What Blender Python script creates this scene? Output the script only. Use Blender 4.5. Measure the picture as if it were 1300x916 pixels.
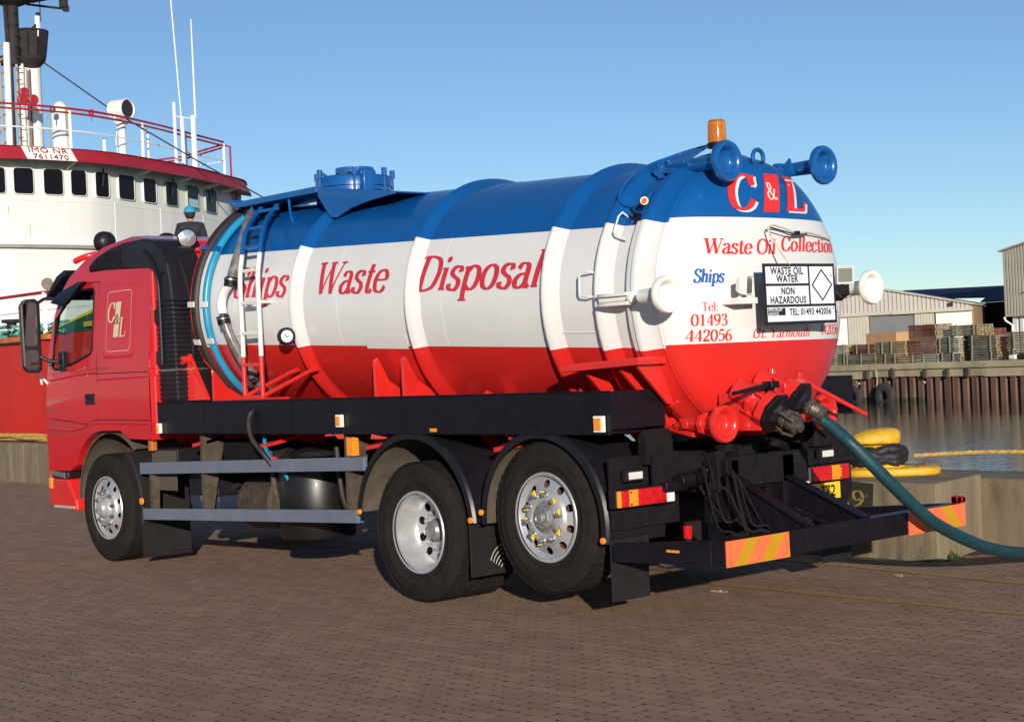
import bpy, bmesh, math, random
import numpy as np
from mathutils import Vector, Matrix
from mathutils.geometry import tessellate_polygon
R = math.radians
rnd = random.Random(7)
sc = bpy.context.scene
col = sc.collection
for o in list(bpy.data.objects): bpy.data.objects.remove(o)

# ------------------------------------------------------------------ camera
cam = bpy.data.cameras.new('camera'); camo = bpy.data.objects.new('camera', cam); col.objects.link(camo)
yaw, pitch, roll = -0.84920, 0.0022, -0.0461
cf = Vector((math.sin(yaw)*math.cos(pitch), math.cos(yaw)*math.cos(pitch), math.sin(pitch)))
cr = Vector((math.cos(yaw), -math.sin(yaw), 0)); cu = cr.cross(cf)
cr2 = math.cos(roll)*cr+math.sin(roll)*cu; cu2 = -math.sin(roll)*cr+math.cos(roll)*cu
M = Matrix((cr2, cu2, -cf)).transposed().to_4x4(); M.translation = Vector((9.2652, -8.3924, 1.7007))
camo.matrix_world = M
cam.sensor_width = 36; cam.lens = 2037.65/1300*36; cam.clip_start = .1; cam.clip_end = 6000
sc.camera = camo
# ------------------------------------------------------------------ light
SUN_EL = R(11.5); SUN_ROT = math.atan2(1.42, -1)
w = bpy.data.worlds.new('World'); sc.world = w; w.use_nodes = True
nt = w.node_tree; bg = nt.nodes['Background']
sky = nt.nodes.new('ShaderNodeTexSky'); sky.sky_type = 'NISHITA'; sky.sun_disc = False
sky.sun_elevation = SUN_EL; sky.sun_rotation = SUN_ROT; sky.air_density = .8; sky.dust_density = 0; sky.ozone_density = 3.0
nt.links.new(sky.outputs[0], bg.inputs[0]); bg.inputs[1].default_value = .108
sl = bpy.data.lights.new('sun', 'SUN'); sl.energy = 4.8; sl.angle = R(.5); sl.color = (1, .90, .77)
so = bpy.data.objects.new('sun', sl); col.objects.link(so)
sd = Vector((math.sin(SUN_ROT)*math.cos(SUN_EL), math.cos(SUN_ROT)*math.cos(SUN_EL), math.sin(SUN_EL)))
so.rotation_euler = sd.to_track_quat('Z', 'Y').to_euler(); so.location = (0, 0, 30)
sc.view_settings.view_transform = 'Standard'; sc.view_settings.look = 'None'
sc.view_settings.exposure = 0.15; sc.view_settings.gamma = 1

# ------------------------------------------------------------------ materials
MATS = {}
def mat(name, c, rough=.5, metal=0, spec=.5, var=.0, scale=6, bump=0, bscale=60, coat=0, c2=None, trans=0, emit=0, grime=None, streak=False, alpha=1, island=0):
    if name in MATS: return MATS[name]
    m = bpy.data.materials.new(name); m.use_nodes = True; t = m.node_tree; b = t.nodes['Principled BSDF']
    b.inputs['Base Color'].default_value = (*c, 1); b.inputs['Roughness'].default_value = rough
    b.inputs['Metallic'].default_value = metal; b.inputs['Specular IOR Level'].default_value = spec
    if coat: b.inputs['Coat Weight'].default_value = coat; b.inputs['Coat Roughness'].default_value = .06
    if trans: b.inputs['Transmission Weight'].default_value = trans; b.inputs['IOR'].default_value = 1.45
    if emit: b.inputs['Emission Color'].default_value = (*c, 1); b.inputs['Emission Strength'].default_value = emit
    if alpha < 1: b.inputs['Alpha'].default_value = alpha
    tc = t.nodes.new('ShaderNodeTexCoord'); L = t.links.new
    geo = t.nodes.new('ShaderNodeNewGeometry'); vec = geo.outputs['Position']
    cur = None
    if var or c2:
        mp = t.nodes.new('ShaderNodeMapping'); L(vec, mp.inputs[0])
        if streak: mp.inputs['Scale'].default_value = (1, 1, .12)
        n = t.nodes.new('ShaderNodeTexNoise'); n.inputs['Scale'].default_value = scale; n.inputs['Detail'].default_value = 6; n.inputs['Roughness'].default_value = .62
        L(mp.outputs[0], n.inputs['Vector'])
        r = t.nodes.new('ShaderNodeValToRGB'); L(n.outputs['Fac'], r.inputs[0])
        r.color_ramp.elements[0].position = .35; r.color_ramp.elements[1].position = .66
        a = tuple(x*(1-var) for x in c); d = tuple(min(1, x*(1+var)) for x in (c2 or c))
        if c2: a = c; d = c2
        r.color_ramp.elements[0].color = (*a, 1); r.color_ramp.elements[1].color = (*d, 1)
        cur = r.outputs[0]
    if grime:   # colour, amount, scale : patchy dirt
        n2 = t.nodes.new('ShaderNodeTexNoise'); n2.inputs['Scale'].default_value = grime[2]; n2.inputs['Detail'].default_value = 9; n2.inputs['Roughness'].default_value = .7
        mp2 = t.nodes.new('ShaderNodeMapping'); L(vec, mp2.inputs[0]); mp2.inputs['Scale'].default_value = (1, 1, .25 if streak else 1); L(mp2.outputs[0], n2.inputs['Vector'])
        r2 = t.nodes.new('ShaderNodeValToRGB'); L(n2.outputs['Fac'], r2.inputs[0]); th = .72-.3*grime[1]
        r2.color_ramp.elements[0].position = th; r2.color_ramp.elements[1].position = th+.14
        mx = t.nodes.new('ShaderNodeMix'); mx.data_type = 'RGBA'; L(r2.outputs[0], mx.inputs[0])
        if cur: L(cur, mx.inputs[6])
        else: mx.inputs[6].default_value = (*c, 1)
        mx.inputs[7].default_value = (*grime[0], 1); cur = mx.outputs[2]
    if island:
        oi = t.nodes.new('ShaderNodeObjectInfo'); ad = t.nodes.new('ShaderNodeMath'); ad.operation = 'ADD'
        L(geo.outputs['Random Per Island'], ad.inputs[0]); L(oi.outputs['Random'], ad.inputs[1])
        fr = t.nodes.new('ShaderNodeMath'); fr.operation = 'FRACT'; L(ad.outputs[0], fr.inputs[0])
        mr = t.nodes.new('ShaderNodeMapRange'); L(fr.outputs[0], mr.inputs[0]); mr.inputs[3].default_value = 1-island; mr.inputs[4].default_value = 1+island
        mm = t.nodes.new('ShaderNodeMix'); mm.data_type = 'RGBA'; mm.blend_type = 'MULTIPLY'; mm.inputs[0].default_value = 1
        if cur: L(cur, mm.inputs[6])
        else: mm.inputs[6].default_value = (*c, 1)
        L(mr.outputs[0], mm.inputs[7]); cur = mm.outputs[2]
    if cur: L(cur, b.inputs['Base Color'])
    if bump:
        n3 = t.nodes.new('ShaderNodeTexNoise'); n3.inputs['Scale'].default_value = bscale; n3.inputs['Detail'].default_value = 5; L(vec, n3.inputs['Vector'])
        bp = t.nodes.new('ShaderNodeBump'); bp.inputs['Strength'].default_value = bump; bp.inputs['Distance'].default_value = .01
        L(n3.outputs['Fac'], bp.inputs['Height']); L(bp.outputs[0], b.inputs['Normal'])
    MATS[name] = m; return m
RED = mat('red_paint', (.62, .022, .018), .28, coat=.5, var=.05, scale=3, bump=.05, bscale=3, grime=((.30, .03, .02), .18, 9))
CRED = mat('cab_red_paint', (.54, .014, .019), .36, spec=.4, coat=.45, var=.04, scale=2, grime=((.50, .07, .05), .10, 5))
BLUE = mat('blue_paint', (.004, .085, .30), .3, coat=.45, var=.07, scale=3, bump=.05, bscale=3)
WHITE = mat('white_paint', (.70, .695, .68), .3, coat=.4, var=.03, scale=2.5, bump=.04, bscale=3, grime=((.62, .58, .52), .1, 7))
WPLAIN = mat('white_enamel', (.78, .76, .71), .4, var=.06, scale=20, grime=((.45, .36, .25), .12, 25))
BLACK = mat('black_steel', (.007, .005, .009), .45, spec=.3, var=.3, scale=14, grime=((.022, .016, .014), .3, 6))
CHAS = mat('grimy_chassis', (.009, .007, .008), .75, spec=.2, var=.3, scale=10, grime=((.045, .032, .024), .4, 8))
TANW = mat('dusty_bracket', (.065, .048, .033), .9, var=.3, scale=12)
GUARDM = mat('mudguard_plastic', (.010, .009, .013), .36, spec=.35, var=.2, scale=8, grime=((.035, .027, .023), .3, 5))
RUBBER = mat('tyre_rubber', (.015, .0115, .0105), .88, spec=.2, var=.25, scale=9, bump=.3, bscale=120, grime=((.045, .032, .024), .4, 5))
FLAP = mat('flap_rubber', (.014, .012, .013), .7, spec=.25, var=.2, scale=7, grime=((.05, .038, .032), .35, 6))
SILVER = mat('silver_rim', (.50, .50, .52), .36, metal=.5, var=.08, scale=14, grime=((.28, .25, .22), .12, 22))
STEEL = mat('bare_steel', (.45, .44, .42), .35, metal=.9, var=.2, scale=30)
RUST = mat('rusty_steel', (.16, .07, .04), .85, var=.4, scale=30)
GREYBAR = mat('grey_guard_bar', (.13, .15, .20), .5, var=.08, scale=6, grime=((.10, .10, .11), .2, 12))
PLASB = mat('black_plastic', (.012, .010, .014), .42, spec=.35, var=.15, scale=9, bump=.1, bscale=150)
GLASS = bpy.data.materials.new('cab_glass'); GLASS.use_nodes = True; t = GLASS.node_tree; t.nodes.remove(t.nodes['Principled BSDF'])
gt = t.nodes.new('ShaderNodeBsdfTransparent'); gt.inputs[0].default_value = (.72, .80, .78, 1); gg = t.nodes.new('ShaderNodeBsdfGlossy'); gg.inputs['Roughness'].default_value = .02; fx = t.nodes.new('ShaderNodeValue'); fx.outputs[0].default_value = .10
ms_ = t.nodes.new('ShaderNodeMixShader'); t.links.new(fx.outputs[0], ms_.inputs[0]); t.links.new(gt.outputs[0], ms_.inputs[1]); t.links.new(gg.outputs[0], ms_.inputs[2]); t.links.new(ms_.outputs[0], t.nodes['Material Output'].inputs[0])
GLASSB = mat('dark_glass', (.012, .016, .022), .05, spec=.8)
GLASSL = mat('clear_lens', (.30, .30, .28), .15, spec=.6, metal=.4)
AMBER = mat('amber_lens', (.85, .28, .02), .2, coat=.6, var=.15, scale=60)
AMBERG = mat('amber_beacon', (.95, .32, .02), .08, trans=.7, coat=.5)
REDL = mat('red_lens', (.55, .008, .015), .15, coat=.8, var=.25, scale=45)
ORNG = mat('orange_reflective', (.95, .16, .055), .5, var=.05)
YELB = mat('yellow_reflective', (.50, .27, .01), .45, var=.05)
REDTX = mat('red_lettering', (.56, .025, .04), .35, coat=.3)
REDDX = mat('bright_red_lettering', (.72, .03, .03), .35)
BLUTX = mat('blue_lettering', (.01, .10, .42), .35)
GOLD = mat('gold_lettering', (.66, .56, .33), .4)
INK = mat('black_lettering', (.012, .012, .016), .5)
SIGNW = mat('sign_white', (.74, .78, .84), .35)
HOSEB = mat('blue_hose', (.015, .24, .42), .35, var=.1, scale=8)
HOSEK = mat('black_hose', (.018, .012, .012), .55, var=.3, scale=10, grime=((.05, .03, .025), .3, 12))
HOSET = mat('teal_hose', (.006, .042, .055), .5, var=.2, scale=15, grime=((.028, .055, .06), .4, 9))
FLEXW = mat('clear_flex_hose', (.17, .155, .15), .3, var=.5, scale=9, coat=.5)
PLATE = mat('yellow_plate', (.75, .52, .03), .4)

# ------------------------------------------------------------------ mesh helpers
ORG = {}
class MB:
    def __init__(s): s.v = []; s.f = []; s.m = []; s.sm = []
    def add(s, vs, fs, mi=0, smooth=False):
        b = len(s.v); s.v += [tuple(map(float, v)) for v in vs]
        for f in fs: s.f.append(tuple(b+i for i in f)); s.m.append(mi); s.sm.append(smooth)
        return s
    def box(s, x0, x1, y0, y1, z0, z1, mi=0):
        vs = [(x, y, z) for x in (x0, x1) for y in (y0, y1) for z in (z0, z1)]
        return s.add(vs, [(0, 1, 3, 2), (4, 6, 7, 5), (0, 4, 5, 1), (2, 3, 7, 6), (0, 2, 6, 4), (1, 5, 7, 3)], mi)
    def obox(s, c, ax, ay, az, mi=0):     # oriented box: centre + half vectors
        c, ax, ay, az = map(Vector, (c, ax, ay, az))
        vs = [c+i*ax+j*ay+k*az for i in (-1, 1) for j in (-1, 1) for k in (-1, 1)]
        return s.add(vs, [(0, 1, 3, 2), (4, 6, 7, 5), (0, 4, 5, 1), (2, 3, 7, 6), (0, 2, 6, 4), (1, 5, 7, 3)], mi)
    def beam(s, p, q, wd, hg, mi=0, up=(0, 0, 1)):
        p, q = Vector(p), Vector(q); d = q-p; l = d.length; d.normalize(); u = Vector(up)
        sd_ = d.cross(u)
        if sd_.length < 1e-4: sd_ = d.cross(Vector((1, 0, 0)))
        sd_.normalize(); u = sd_.cross(d)
        return s.obox((p+q)/2, d*l/2, sd_*wd/2, u*hg/2, mi)
    def prism(s, poly, d, mi=0):          # closed 3-D polygon swept by d, capped
        P_ = [Vector(p) for p in poly]; d = Vector(d); n = len(P_)
        tri = tessellate_polygon([P_])
        b = [tuple(p) for p in P_]+[tuple(p+d) for p in P_]
        s.add(b, [tuple(t) for t in tri]+[tuple(i+n for i in t[::-1]) for t in tri]+[(i, (i+1) % n, (i+1) % n+n, i+n) for i in range(n)], mi)
        return s
    def tube(s, pts, r, n=10, mi=0, closed=False, rf=None, caps=True):
        P_ = [Vector(p) for p in pts]; N = len(P_); vs = []; up = None
        for i, p in enumerate(P_):
            a = P_[(i-1) % N] if (closed or i > 0) else p; b = P_[(i+1) % N] if (closed or i < N-1) else p
            t = (b-a).normalized()
            if up is None:
                up = t.cross(Vector((0, 0, 1)))
                if up.length < .1: up = t.cross(Vector((1, 0, 0)))
                up.normalize()
            up = (up-t*up.dot(t)).normalized(); q = t.cross(up)
            rr = rf[i] if rf else r
            for k in range(n):
                A = 2*math.pi*k/n; vs.append(p+(up*math.cos(A)+q*math.sin(A))*rr)
        fs = []
        for i in range(N if closed else N-1):
            j = (i+1) % N
            for k in range(n): fs.append((i*n+k, i*n+(k+1) % n, j*n+(k+1) % n, j*n+k))
        s.add(vs, fs, mi, True)
        if not closed and caps:
            b = len(s.v)-len(vs)
            s.f.append(tuple(b+k for k in range(n))[::-1]); s.m.append(mi); s.sm.append(False)
            s.f.append(tuple(b+(N-1)*n+k for k in range(n))); s.m.append(mi); s.sm.append(False)
        return s
    def lathe(s, o, ax, prof, n=32, mi=0, smooth=True, mis=None, x0=None, rfn=None):
        # prof: list of (along, radius)
        o = Vector(o); ax = Vector(ax).normalized()
        u = Vector(x0) if x0 else (ax.cross(Vector((0, 0, 1))) if abs(ax.z) < .9 else ax.cross(Vector((0, 1, 0))))
        u = (u-ax*u.dot(ax)).normalized(); v = ax.cross(u); b = len(s.v); m = len(prof)
        for i, (a, r) in enumerate(prof):
            for k in range(n):
                A = 2*math.pi*k/n; rr = r if rfn is None else rfn(i, k, r)
                s.v.append(tuple(o+ax*a+(u*math.cos(A)+v*math.sin(A))*rr))
        for i in range(m-1):
            for k in range(n):
                s.f.append((b+i*n+k, b+i*n+(k+1) % n, b+(i+1)*n+(k+1) % n, b+(i+1)*n+k)); s.m.append(mis[i] if mis else mi); s.sm.append(smooth)
        return s
    def cyl(s, p, q, r, n=16, mi=0, r2=None):
        p, q = Vector(p), Vector(q); l = (q-p).length; r2 = r if r2 is None else r2
        return s.lathe(p, q-p, [(0, 1e-4), (0, r), (l, r2), (l, 1e-4)], n, mi)
def worg(o): return ORG.get(o.name, Vector((0, 0, 0)))
def obj(name, mb, mats, parent=None, origin=None, bevel=0, ang=35, kind=None, label=None, **kw):
    if not isinstance(mats, (list, tuple)): mats = [mats]
    og = Vector(origin) if origin is not None else (worg(parent) if parent else Vector((0, 0, 0)))
    me = bpy.data.meshes.new(name)
    me.from_pydata([tuple(Vector(v)-og) for v in mb.v], [], mb.f)
    for m in mats: me.materials.append(m)
    me.polygons.foreach_set('material_index', mb.m)
    bm = bmesh.new(); bm.from_mesh(me); bmesh.ops.recalc_face_normals(bm, faces=bm.faces[:]); bm.to_mesh(me); bm.free()
    if any(mb.sm):
        me.shade_smooth(); me.set_sharp_from_angle(angle=R(ang))
    o = bpy.data.objects.new(name, me); col.objects.link(o); ORG[o.name] = og
    if parent: o.parent = parent; o.location = og-worg(parent)
    else: o.location = og
    if bevel:
        bv = o.modifiers.new('bevel', 'BEVEL'); bv.width = bevel; bv.segments = 2; bv.limit_method = 'ANGLE'; bv.angle_limit = R(40)
    if kind: o['kind'] = kind
    if label: o['label'] = label
    return o
def thing(name, label, cat, loc=(0, 0, 0), group=None):
    o = bpy.data.objects.new(name, None); col.objects.link(o); o.location = loc; ORG[o.name] = Vector(loc)
    o['label'] = label; o['category'] = cat; o.empty_display_size = .3
    if group: o['group'] = group
    return o
def tag(o, label, cat, group=None):
    o['label'] = label; o['category'] = cat
    if group: o['group'] = group
    return o
def cat_rom(pts, k=8, closed=False):
    P_ = [np.array(p, float) for p in pts]; n = len(P_); out = []
    for i in range(n if closed else n-1):
        p0 = P_[(i-1) % n] if (closed or i > 0) else 2*P_[0]-P_[1]; p1 = P_[i]; p2 = P_[(i+1) % n]
        p3 = P_[(i+2) % n] if (closed or i < n-2) else 2*P_[-1]-P_[-2]
        for j in range(k):
            t = j/k; out.append(.5*((2*p1)+(-p0+p2)*t+(2*p0-5*p1+4*p2-p3)*t*t+(-p0+3*p1-3*p2+p3)*t**3))
    if not closed: out.append(P_[-1])
    return [tuple(p) for p in out]
def smooth_step(a, b, x): x = max(0, min(1, (x-a)/(b-a))); return x*x*(3-2*x)

# ------------------------------------------------------------------ serif lettering from pen strokes
# ('c', pts) curve with a stressed nib, ('T'/'t', pts) thick / thin straight lines, ('s', x, y, half) serif, ('d', x, y) dot
GL = {
 'W': (.80, [('T', [(.04, .7), (.23, 0)]), ('t', [(.23, 0), (.42, .7)]), ('T', [(.38, .7), (.55, 0)]), ('t', [(.55, 0), (.75, .7)]), ('s', .05, .7, .1), ('s', .40, .7, .09), ('s', .74, .7, .08)]),
 'S': (.46, [('c', [(.39, .53), (.37, .64), (.24, .70), (.11, .65), (.07, .54), (.15, .42), (.30, .32), (.40, .22), (.37, .07), (.22, 0), (.09, .05), (.05, .18)]), ('t', [(.40, .70), (.385, .5)]), ('t', [(.05, .0), (.055, .2)])]),
 'D': (.60, [('T', [(.12, .7), (.12, 0)]), ('c', [(.04, .7), (.28, .69), (.47, .6), (.54, .36), (.46, .1), (.28, .01), (.04, 0)]), ('s', .1, .7, .09), ('s', .1, 0, .09)]),
 'C': (.56, [('c', [(.47, .50), (.42, .64), (.29, .70), (.13, .61), (.06, .36), (.13, .09), (.29, 0), (.43, .06), (.50, .2)]), ('t', [(.49, .70), (.48, .48)])]),
 'O': (.62, [('o', [(.30, .70), (.10, .58), (.05, .35), (.10, .11), (.30, 0), (.50, .11), (.55, .35), (.50, .58)])]),
 'G': (.62, [('c', [(.47, .52), (.42, .64), (.29, .70), (.13, .61), (.06, .36), (.13, .09), (.29, 0), (.42, .04), (.50, .1)]), ('t', [(.49, .70), (.48, .5)]), ('T', [(.48, .30), (.48, .04)]), ('s', .48, .30, .1)]),
 'Y': (.58, [('T', [(.05, .7), (.28, .32)]), ('t', [(.52, .7), (.28, .32)]), ('T', [(.28, .34), (.28, 0)]), ('s', .07, .7, .09), ('s', .50, .7, .08), ('s', .28, 0, .1)]),
 'T': (.56, [('T', [(.28, .7), (.28, 0)]), ('t', [(.03, .69), (.53, .69)]), ('t', [(.035, .69), (.03, .54)]), ('t', [(.525, .69), (.53, .54)]), ('s', .28, 0, .11)]),
 'L': (.52, [('T', [(.14, .7), (.14, 0)]), ('t', [(.04, .015), (.46, .015)]), ('t', [(.455, .01), (.48, .19)]), ('s', .14, .7, .11)]),
 'h': (.46, [('T', [(.10, .72), (.10, 0)]), ('c', [(.12, .34), (.22, .46), (.32, .42), (.345, .3), (.345, .0)]), ('s', .06, .72, .05), ('s', .10, 0, .07), ('s', .345, 0, .07)]),
 'i': (.24, [('T', [(.11, .45), (.11, 0)]), ('s', .07, .45, .05), ('s', .11, 0, .07), ('d', .11, .62)]),
 'p': (.48, [('T', [(.10, .46), (.10, -.22)]), ('c', [(.11, .36), (.22, .46), (.36, .40), (.41, .23), (.36, .06), (.24, 0), (.11, .08)]), ('s', .06, .45, .05), ('s', .10, -.22, .09)]),
 's': (.36, [('c', [(.29, .35), (.26, .44), (.17, .46), (.08, .42), (.07, .33), (.15, .26), (.25, .20), (.29, .11), (.24, .02), (.15, 0), (.06, .04), (.045, .12)])]),
 'a': (.43, [('c', [(.08, .36), (.13, .45), (.22, .46), (.29, .41), (.31, .30), (.31, .10), (.34, .01), (.41, .05)]), ('c', [(.30, .27), (.15, .24), (.06, .14), (.09, .03), (.18, .0), (.27, .05), (.31, .12)])]),
 't': (.30, [('T', [(.13, .60), (.13, .10)]), ('c', [(.13, .12), (.15, .02), (.21, 0), (.28, .06)]), ('t', [(.03, .44), (.26, .44)])]),
 'e': (.42, [('c', [(.06, .25), (.36, .27), (.33, .41), (.22, .46), (.10, .40), (.05, .23), (.10, .05), (.22, 0), (.31, .03), (.37, .12)])]),
 'o': (.45, [('o', [(.21, .46), (.09, .39), (.05, .23), (.09, .07), (.21, 0), (.33, .07), (.37, .23), (.33, .39)])]),
 'l': (.24, [('T', [(.11, .72), (.11, 0)]), ('s', .07, .72, .05), ('s', .11, 0, .07)]),
 'c': (.40, [('c', [(.34, .34), (.30, .44), (.21, .46), (.10, .40), (.05, .23), (.10, .05), (.21, 0), (.30, .03), (.36, .12)])]),
 'n': (.47, [('T', [(.10, .45), (.10, 0)]), ('c', [(.12, .34), (.22, .46), (.32, .42), (.345, .3), (.345, .0)]), ('s', .06, .45, .05), ('s', .10, 0, .07), ('s', .345, 0, .07)]),
 'm': (.70, [('T', [(.10, .45), (.10, 0)]), ('c', [(.12, .34), (.22, .46), (.31, .42), (.335, .3), (.335, .0)]), ('c', [(.35, .34), (.45, .46), (.54, .42), (.57, .3), (.57, .0)]), ('s', .06, .45, .05), ('s', .10, 0, .06), ('s', .335, 0, .06), ('s', .57, 0, .06)]),
 'r': (.34, [('T', [(.10, .45), (.10, 0)]), ('c', [(.11, .30), (.19, .44), (.28, .44), (.31, .37)]), ('s', .06, .45, .05), ('s', .10, 0, .08)]),
 'u': (.47, [('c', [(.10, .45), (.10, .12), (.16, .0), (.26, .03), (.34, .13)]), ('T', [(.35, .45), (.35, 0)]), ('s', .07, .45, .05), ('s', .32, .45, .05), ('s', .37, 0, .05)]),
 '.': (.20, [('d', .09, .045)]), ':': (.22, [('d', .10, .045), ('d', .10, .36)]), ' ': (.26, []),
 '0': (.46, [('o', [(.22, .68), (.09, .58), (.05, .34), (.09, .1), (.22, 0), (.35, .1), (.39, .34), (.35, .58)])]),
 '1': (.46, [('T', [(.23, .68), (.23, 0)]), ('t', [(.10, .58), (.23, .66)]), ('s', .23, 0, .11)]),
 '2': (.46, [('c', [(.06, .5), (.11, .64), (.22, .68), (.35, .6), (.34, .43), (.22, .24), (.05, .03)]), ('T', [(.05, .04), (.38, .04)]), ('t', [(.38, .04), (.41, .15)])]),
 '3': (.46, [('c', [(.06, .55), (.13, .66), (.23, .68), (.34, .60), (.33, .46), (.17, .37)]), ('c', [(.17, .37), (.33, .33), (.39, .19), (.32, .04), (.19, 0), (.05, .07)])]),
 '4': (.46, [('t', [(.30, .68), (.03, .2)]), ('t', [(.03, .2), (.42, .2)]), ('T', [(.31, .68), (.31, 0)]), ('s', .31, 0, .08)]),
 '5': (.46, [('t', [(.36, .67), (.11, .67)]), ('t', [(.11, .67), (.07, .38)]), ('c', [(.07, .38), (.22, .43), (.35, .36), (.38, .2), (.31, .04), (.18, 0), (.05, .07)]), ('T', [(.12, .655), (.36, .655)])]),
 '6': (.46, [('c', [(.36, .66), (.20, .60), (.08, .42), (.06, .2), (.13, .03), (.23, 0), (.36, .07), (.38, .23), (.31, .38), (.2, .4), (.08, .3)])]),
 '9': (.46, [('c', [(.08, .02), (.24, .08), (.36, .26), (.38, .48), (.31, .65), (.21, .68), (.08, .61), (.06, .45), (.13, .3), (.24, .28), (.36, .38)])]),
 '&': (.72, [('c', [(.68, .40), (.58, .42), (.52, .26), (.36, .04), (.2, -.01), (.06, .08), (.06, .24), (.2, .36), (.36, .46), (.40, .60), (.30, .70), (.19, .66), (.18, .5), (.28, .3), (.44, .1), (.58, .0), (.68, .08)])]),
}
def strokes(text, heavy=1.0, shear=0, track=0):
    """-> list of quads/strips as (list of 2-D points pairs) plus total width"""
    out = []; x = 0; TH = .088*heavy; TN = .026*heavy+.004
    for ch in text:
        adv, st = GL[ch]
        for s_ in st:
            if s_[0] in 'co':
                pts = cat_rom(s_[1], 6, s_[0] == 'o')
                if s_[0] == 'o': pts = pts+[pts[0]]
                L_, R_ = [], []
                n = len(pts)
                for i in range(n):
                    a = pts[max(0, i-1)]; b = pts[min(n-1, i+1)]
                    if s_[0] == 'o' and i in (0, n-1): a = pts[-2]; b = pts[1]
                    dx, dy = b[0]-a[0], b[1]-a[1]; l = math.hypot(dx, dy) or 1; dx /= l; dy /= l
                    wd = TN+(TH-TN)*abs(dy)**1.25
                    if ch in 'Ss&' : wd = TN+(TH-TN)*max(abs(dy)**1.3, .95*max(0, -dx*dy*-1 if ch != '&' else -dx*dy)*1.6)
                    wd = min(wd, TH); wd *= .5
                    L_.append((pts[i][0]-dy*wd, pts[i][1]+dx*wd)); R_.append((pts[i][0]+dy*wd, pts[i][1]-dx*wd))
            elif s_[0] in 'Tt':
                (ax, ay), (bx, by) = s_[1]; dx, dy = bx-ax, by-ay; l = math.hypot(dx, dy); dx /= l; dy /= l
                wd = (TH if s_[0] == 'T' else TN*1.15)/2; N = max(2, int(l/.1)+1)
                P_ = [(ax+(bx-ax)*i/(N-1), ay+(by-ay)*i/(N-1)) for i in range(N)]
                L_ = [(p[0]-dy*wd, p[1]+dx*wd) for p in P_]; R_ = [(p[0]+dy*wd, p[1]-dx*wd) for p in P_]
            elif s_[0] == 's':
                _, cx, cy, h = s_; up = TN*.95; sg = -1 if cy > .3 or cy < -.1 and False else 1
                h *= (.6+.4*heavy)
                y0, y1 = (cy, cy+up) if sg > 0 else (cy-up, cy)
                L_ = [(cx-h, y1), (cx, y1+.004), (cx+h, y1)]; R_ = [(cx-h, y0), (cx, y0), (cx+h, y0)]
            else:
                _, cx, cy = s_; r = .052*(.5+.5*heavy); L_ = []; R_ = []
                for k in range(7):
                    A = math.pi*k/6; L_.append((cx-r*math.cos(A), cy+r*math.sin(A)+1e-4)); R_.append((cx-r*math.cos(A), cy-r*math.sin(A)-1e-4))
            out.append([((l[0]+x+shear*l[1], l[1]), (r_[0]+x+shear*r_[1], r_[1])) for l, r_ in zip(L_, R_)])
        x += adv+track
    return out, x
def lettering(name, text, fn, u0, u1, v0, cap, mats, parent, heavy=1.0, shear=.24, lift=.002, label=None, track=0, dsh=None):
    """fn(u, v, lift) -> world point ; u in metres from u0 to u1, v baseline v0, cap height in v units"""
    st, wd = strokes(text, heavy, shear, track); sx = (u1-u0)/wd; sy = cap/.7; mb = MB()
    def put(ofs, mi, lf):
        for si, s_ in enumerate(st):
            vs = []
            for l, r_ in s_:
                for q in (l, r_): vs.append(fn(u0+q[0]*sx+ofs[0], v0+q[1]*sy+ofs[1], lf+(si % 5)*.00025))
            mb.add(vs, [(2*i, 2*i+1, 2*i+3, 2*i+2) for i in range(len(s_)-1)], mi)
    if dsh: put(dsh, 1, lift-.0012)
    put((0, 0), 0, lift)
    return obj(name, mb, mats, parent, label=label)
def sans(text, size, fn, mi_mats, parent, name='lettering', bold=.012, align='CENTER', label=None, xscale=1, lift=.002):
    cu_ = bpy.data.curves.new('t', 'FONT'); cu_.body = text; cu_.size = size; cu_.align_x = align; cu_.offset = bold*size; cu_.space_line = .95; cu_.space_character = 1.08; cu_.resolution_u = 4
    to = bpy.data.objects.new('t', cu_); col.objects.link(to); bpy.context.view_layer.update()
    me = bpy.data.meshes.new_from_object(to.evaluated_get(bpy.context.evaluated_depsgraph_get()))
    bpy.data.objects.remove(to); bpy.data.curves.remove(cu_)
    mb = MB(); mb.add([fn(v.co.x*xscale, v.co.y, lift) for v in me.vertices], [tuple(p.vertices) for p in me.polygons]); bpy.data.meshes.remove(me)
    return obj(name, mb, mi_mats, parent, label=label)

# ================================================================== THE GROUND
def qy(x): return 3.27-.0345*(x-1.8)          # front foot of the quay upstand
JOINT = mat('joint_sand', (.045, .028, .02), .95, var=.3, scale=12)
PAVE = mat('paver_concrete', (.310, .178, .124), .9, c2=(.322, .215, .124), scale=.45, bump=.9, bscale=160, grime=((.20, .118, .084), .5, 9), island=.13)
mb = MB(); x0, x1 = -900, 900
mb.add([(x0, -900, -.016), (x1, -900, -.016), (x1, qy(x1)+.74, -.016), (x0, qy(x0)+.74, -.016)], [(0, 1, 2, 3)])
g = obj('ground', mb, mat('far_paving', (.285, .175, .12), .9, var=.2, scale=1.2, bump=.4, bscale=60), kind='structure')
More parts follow.
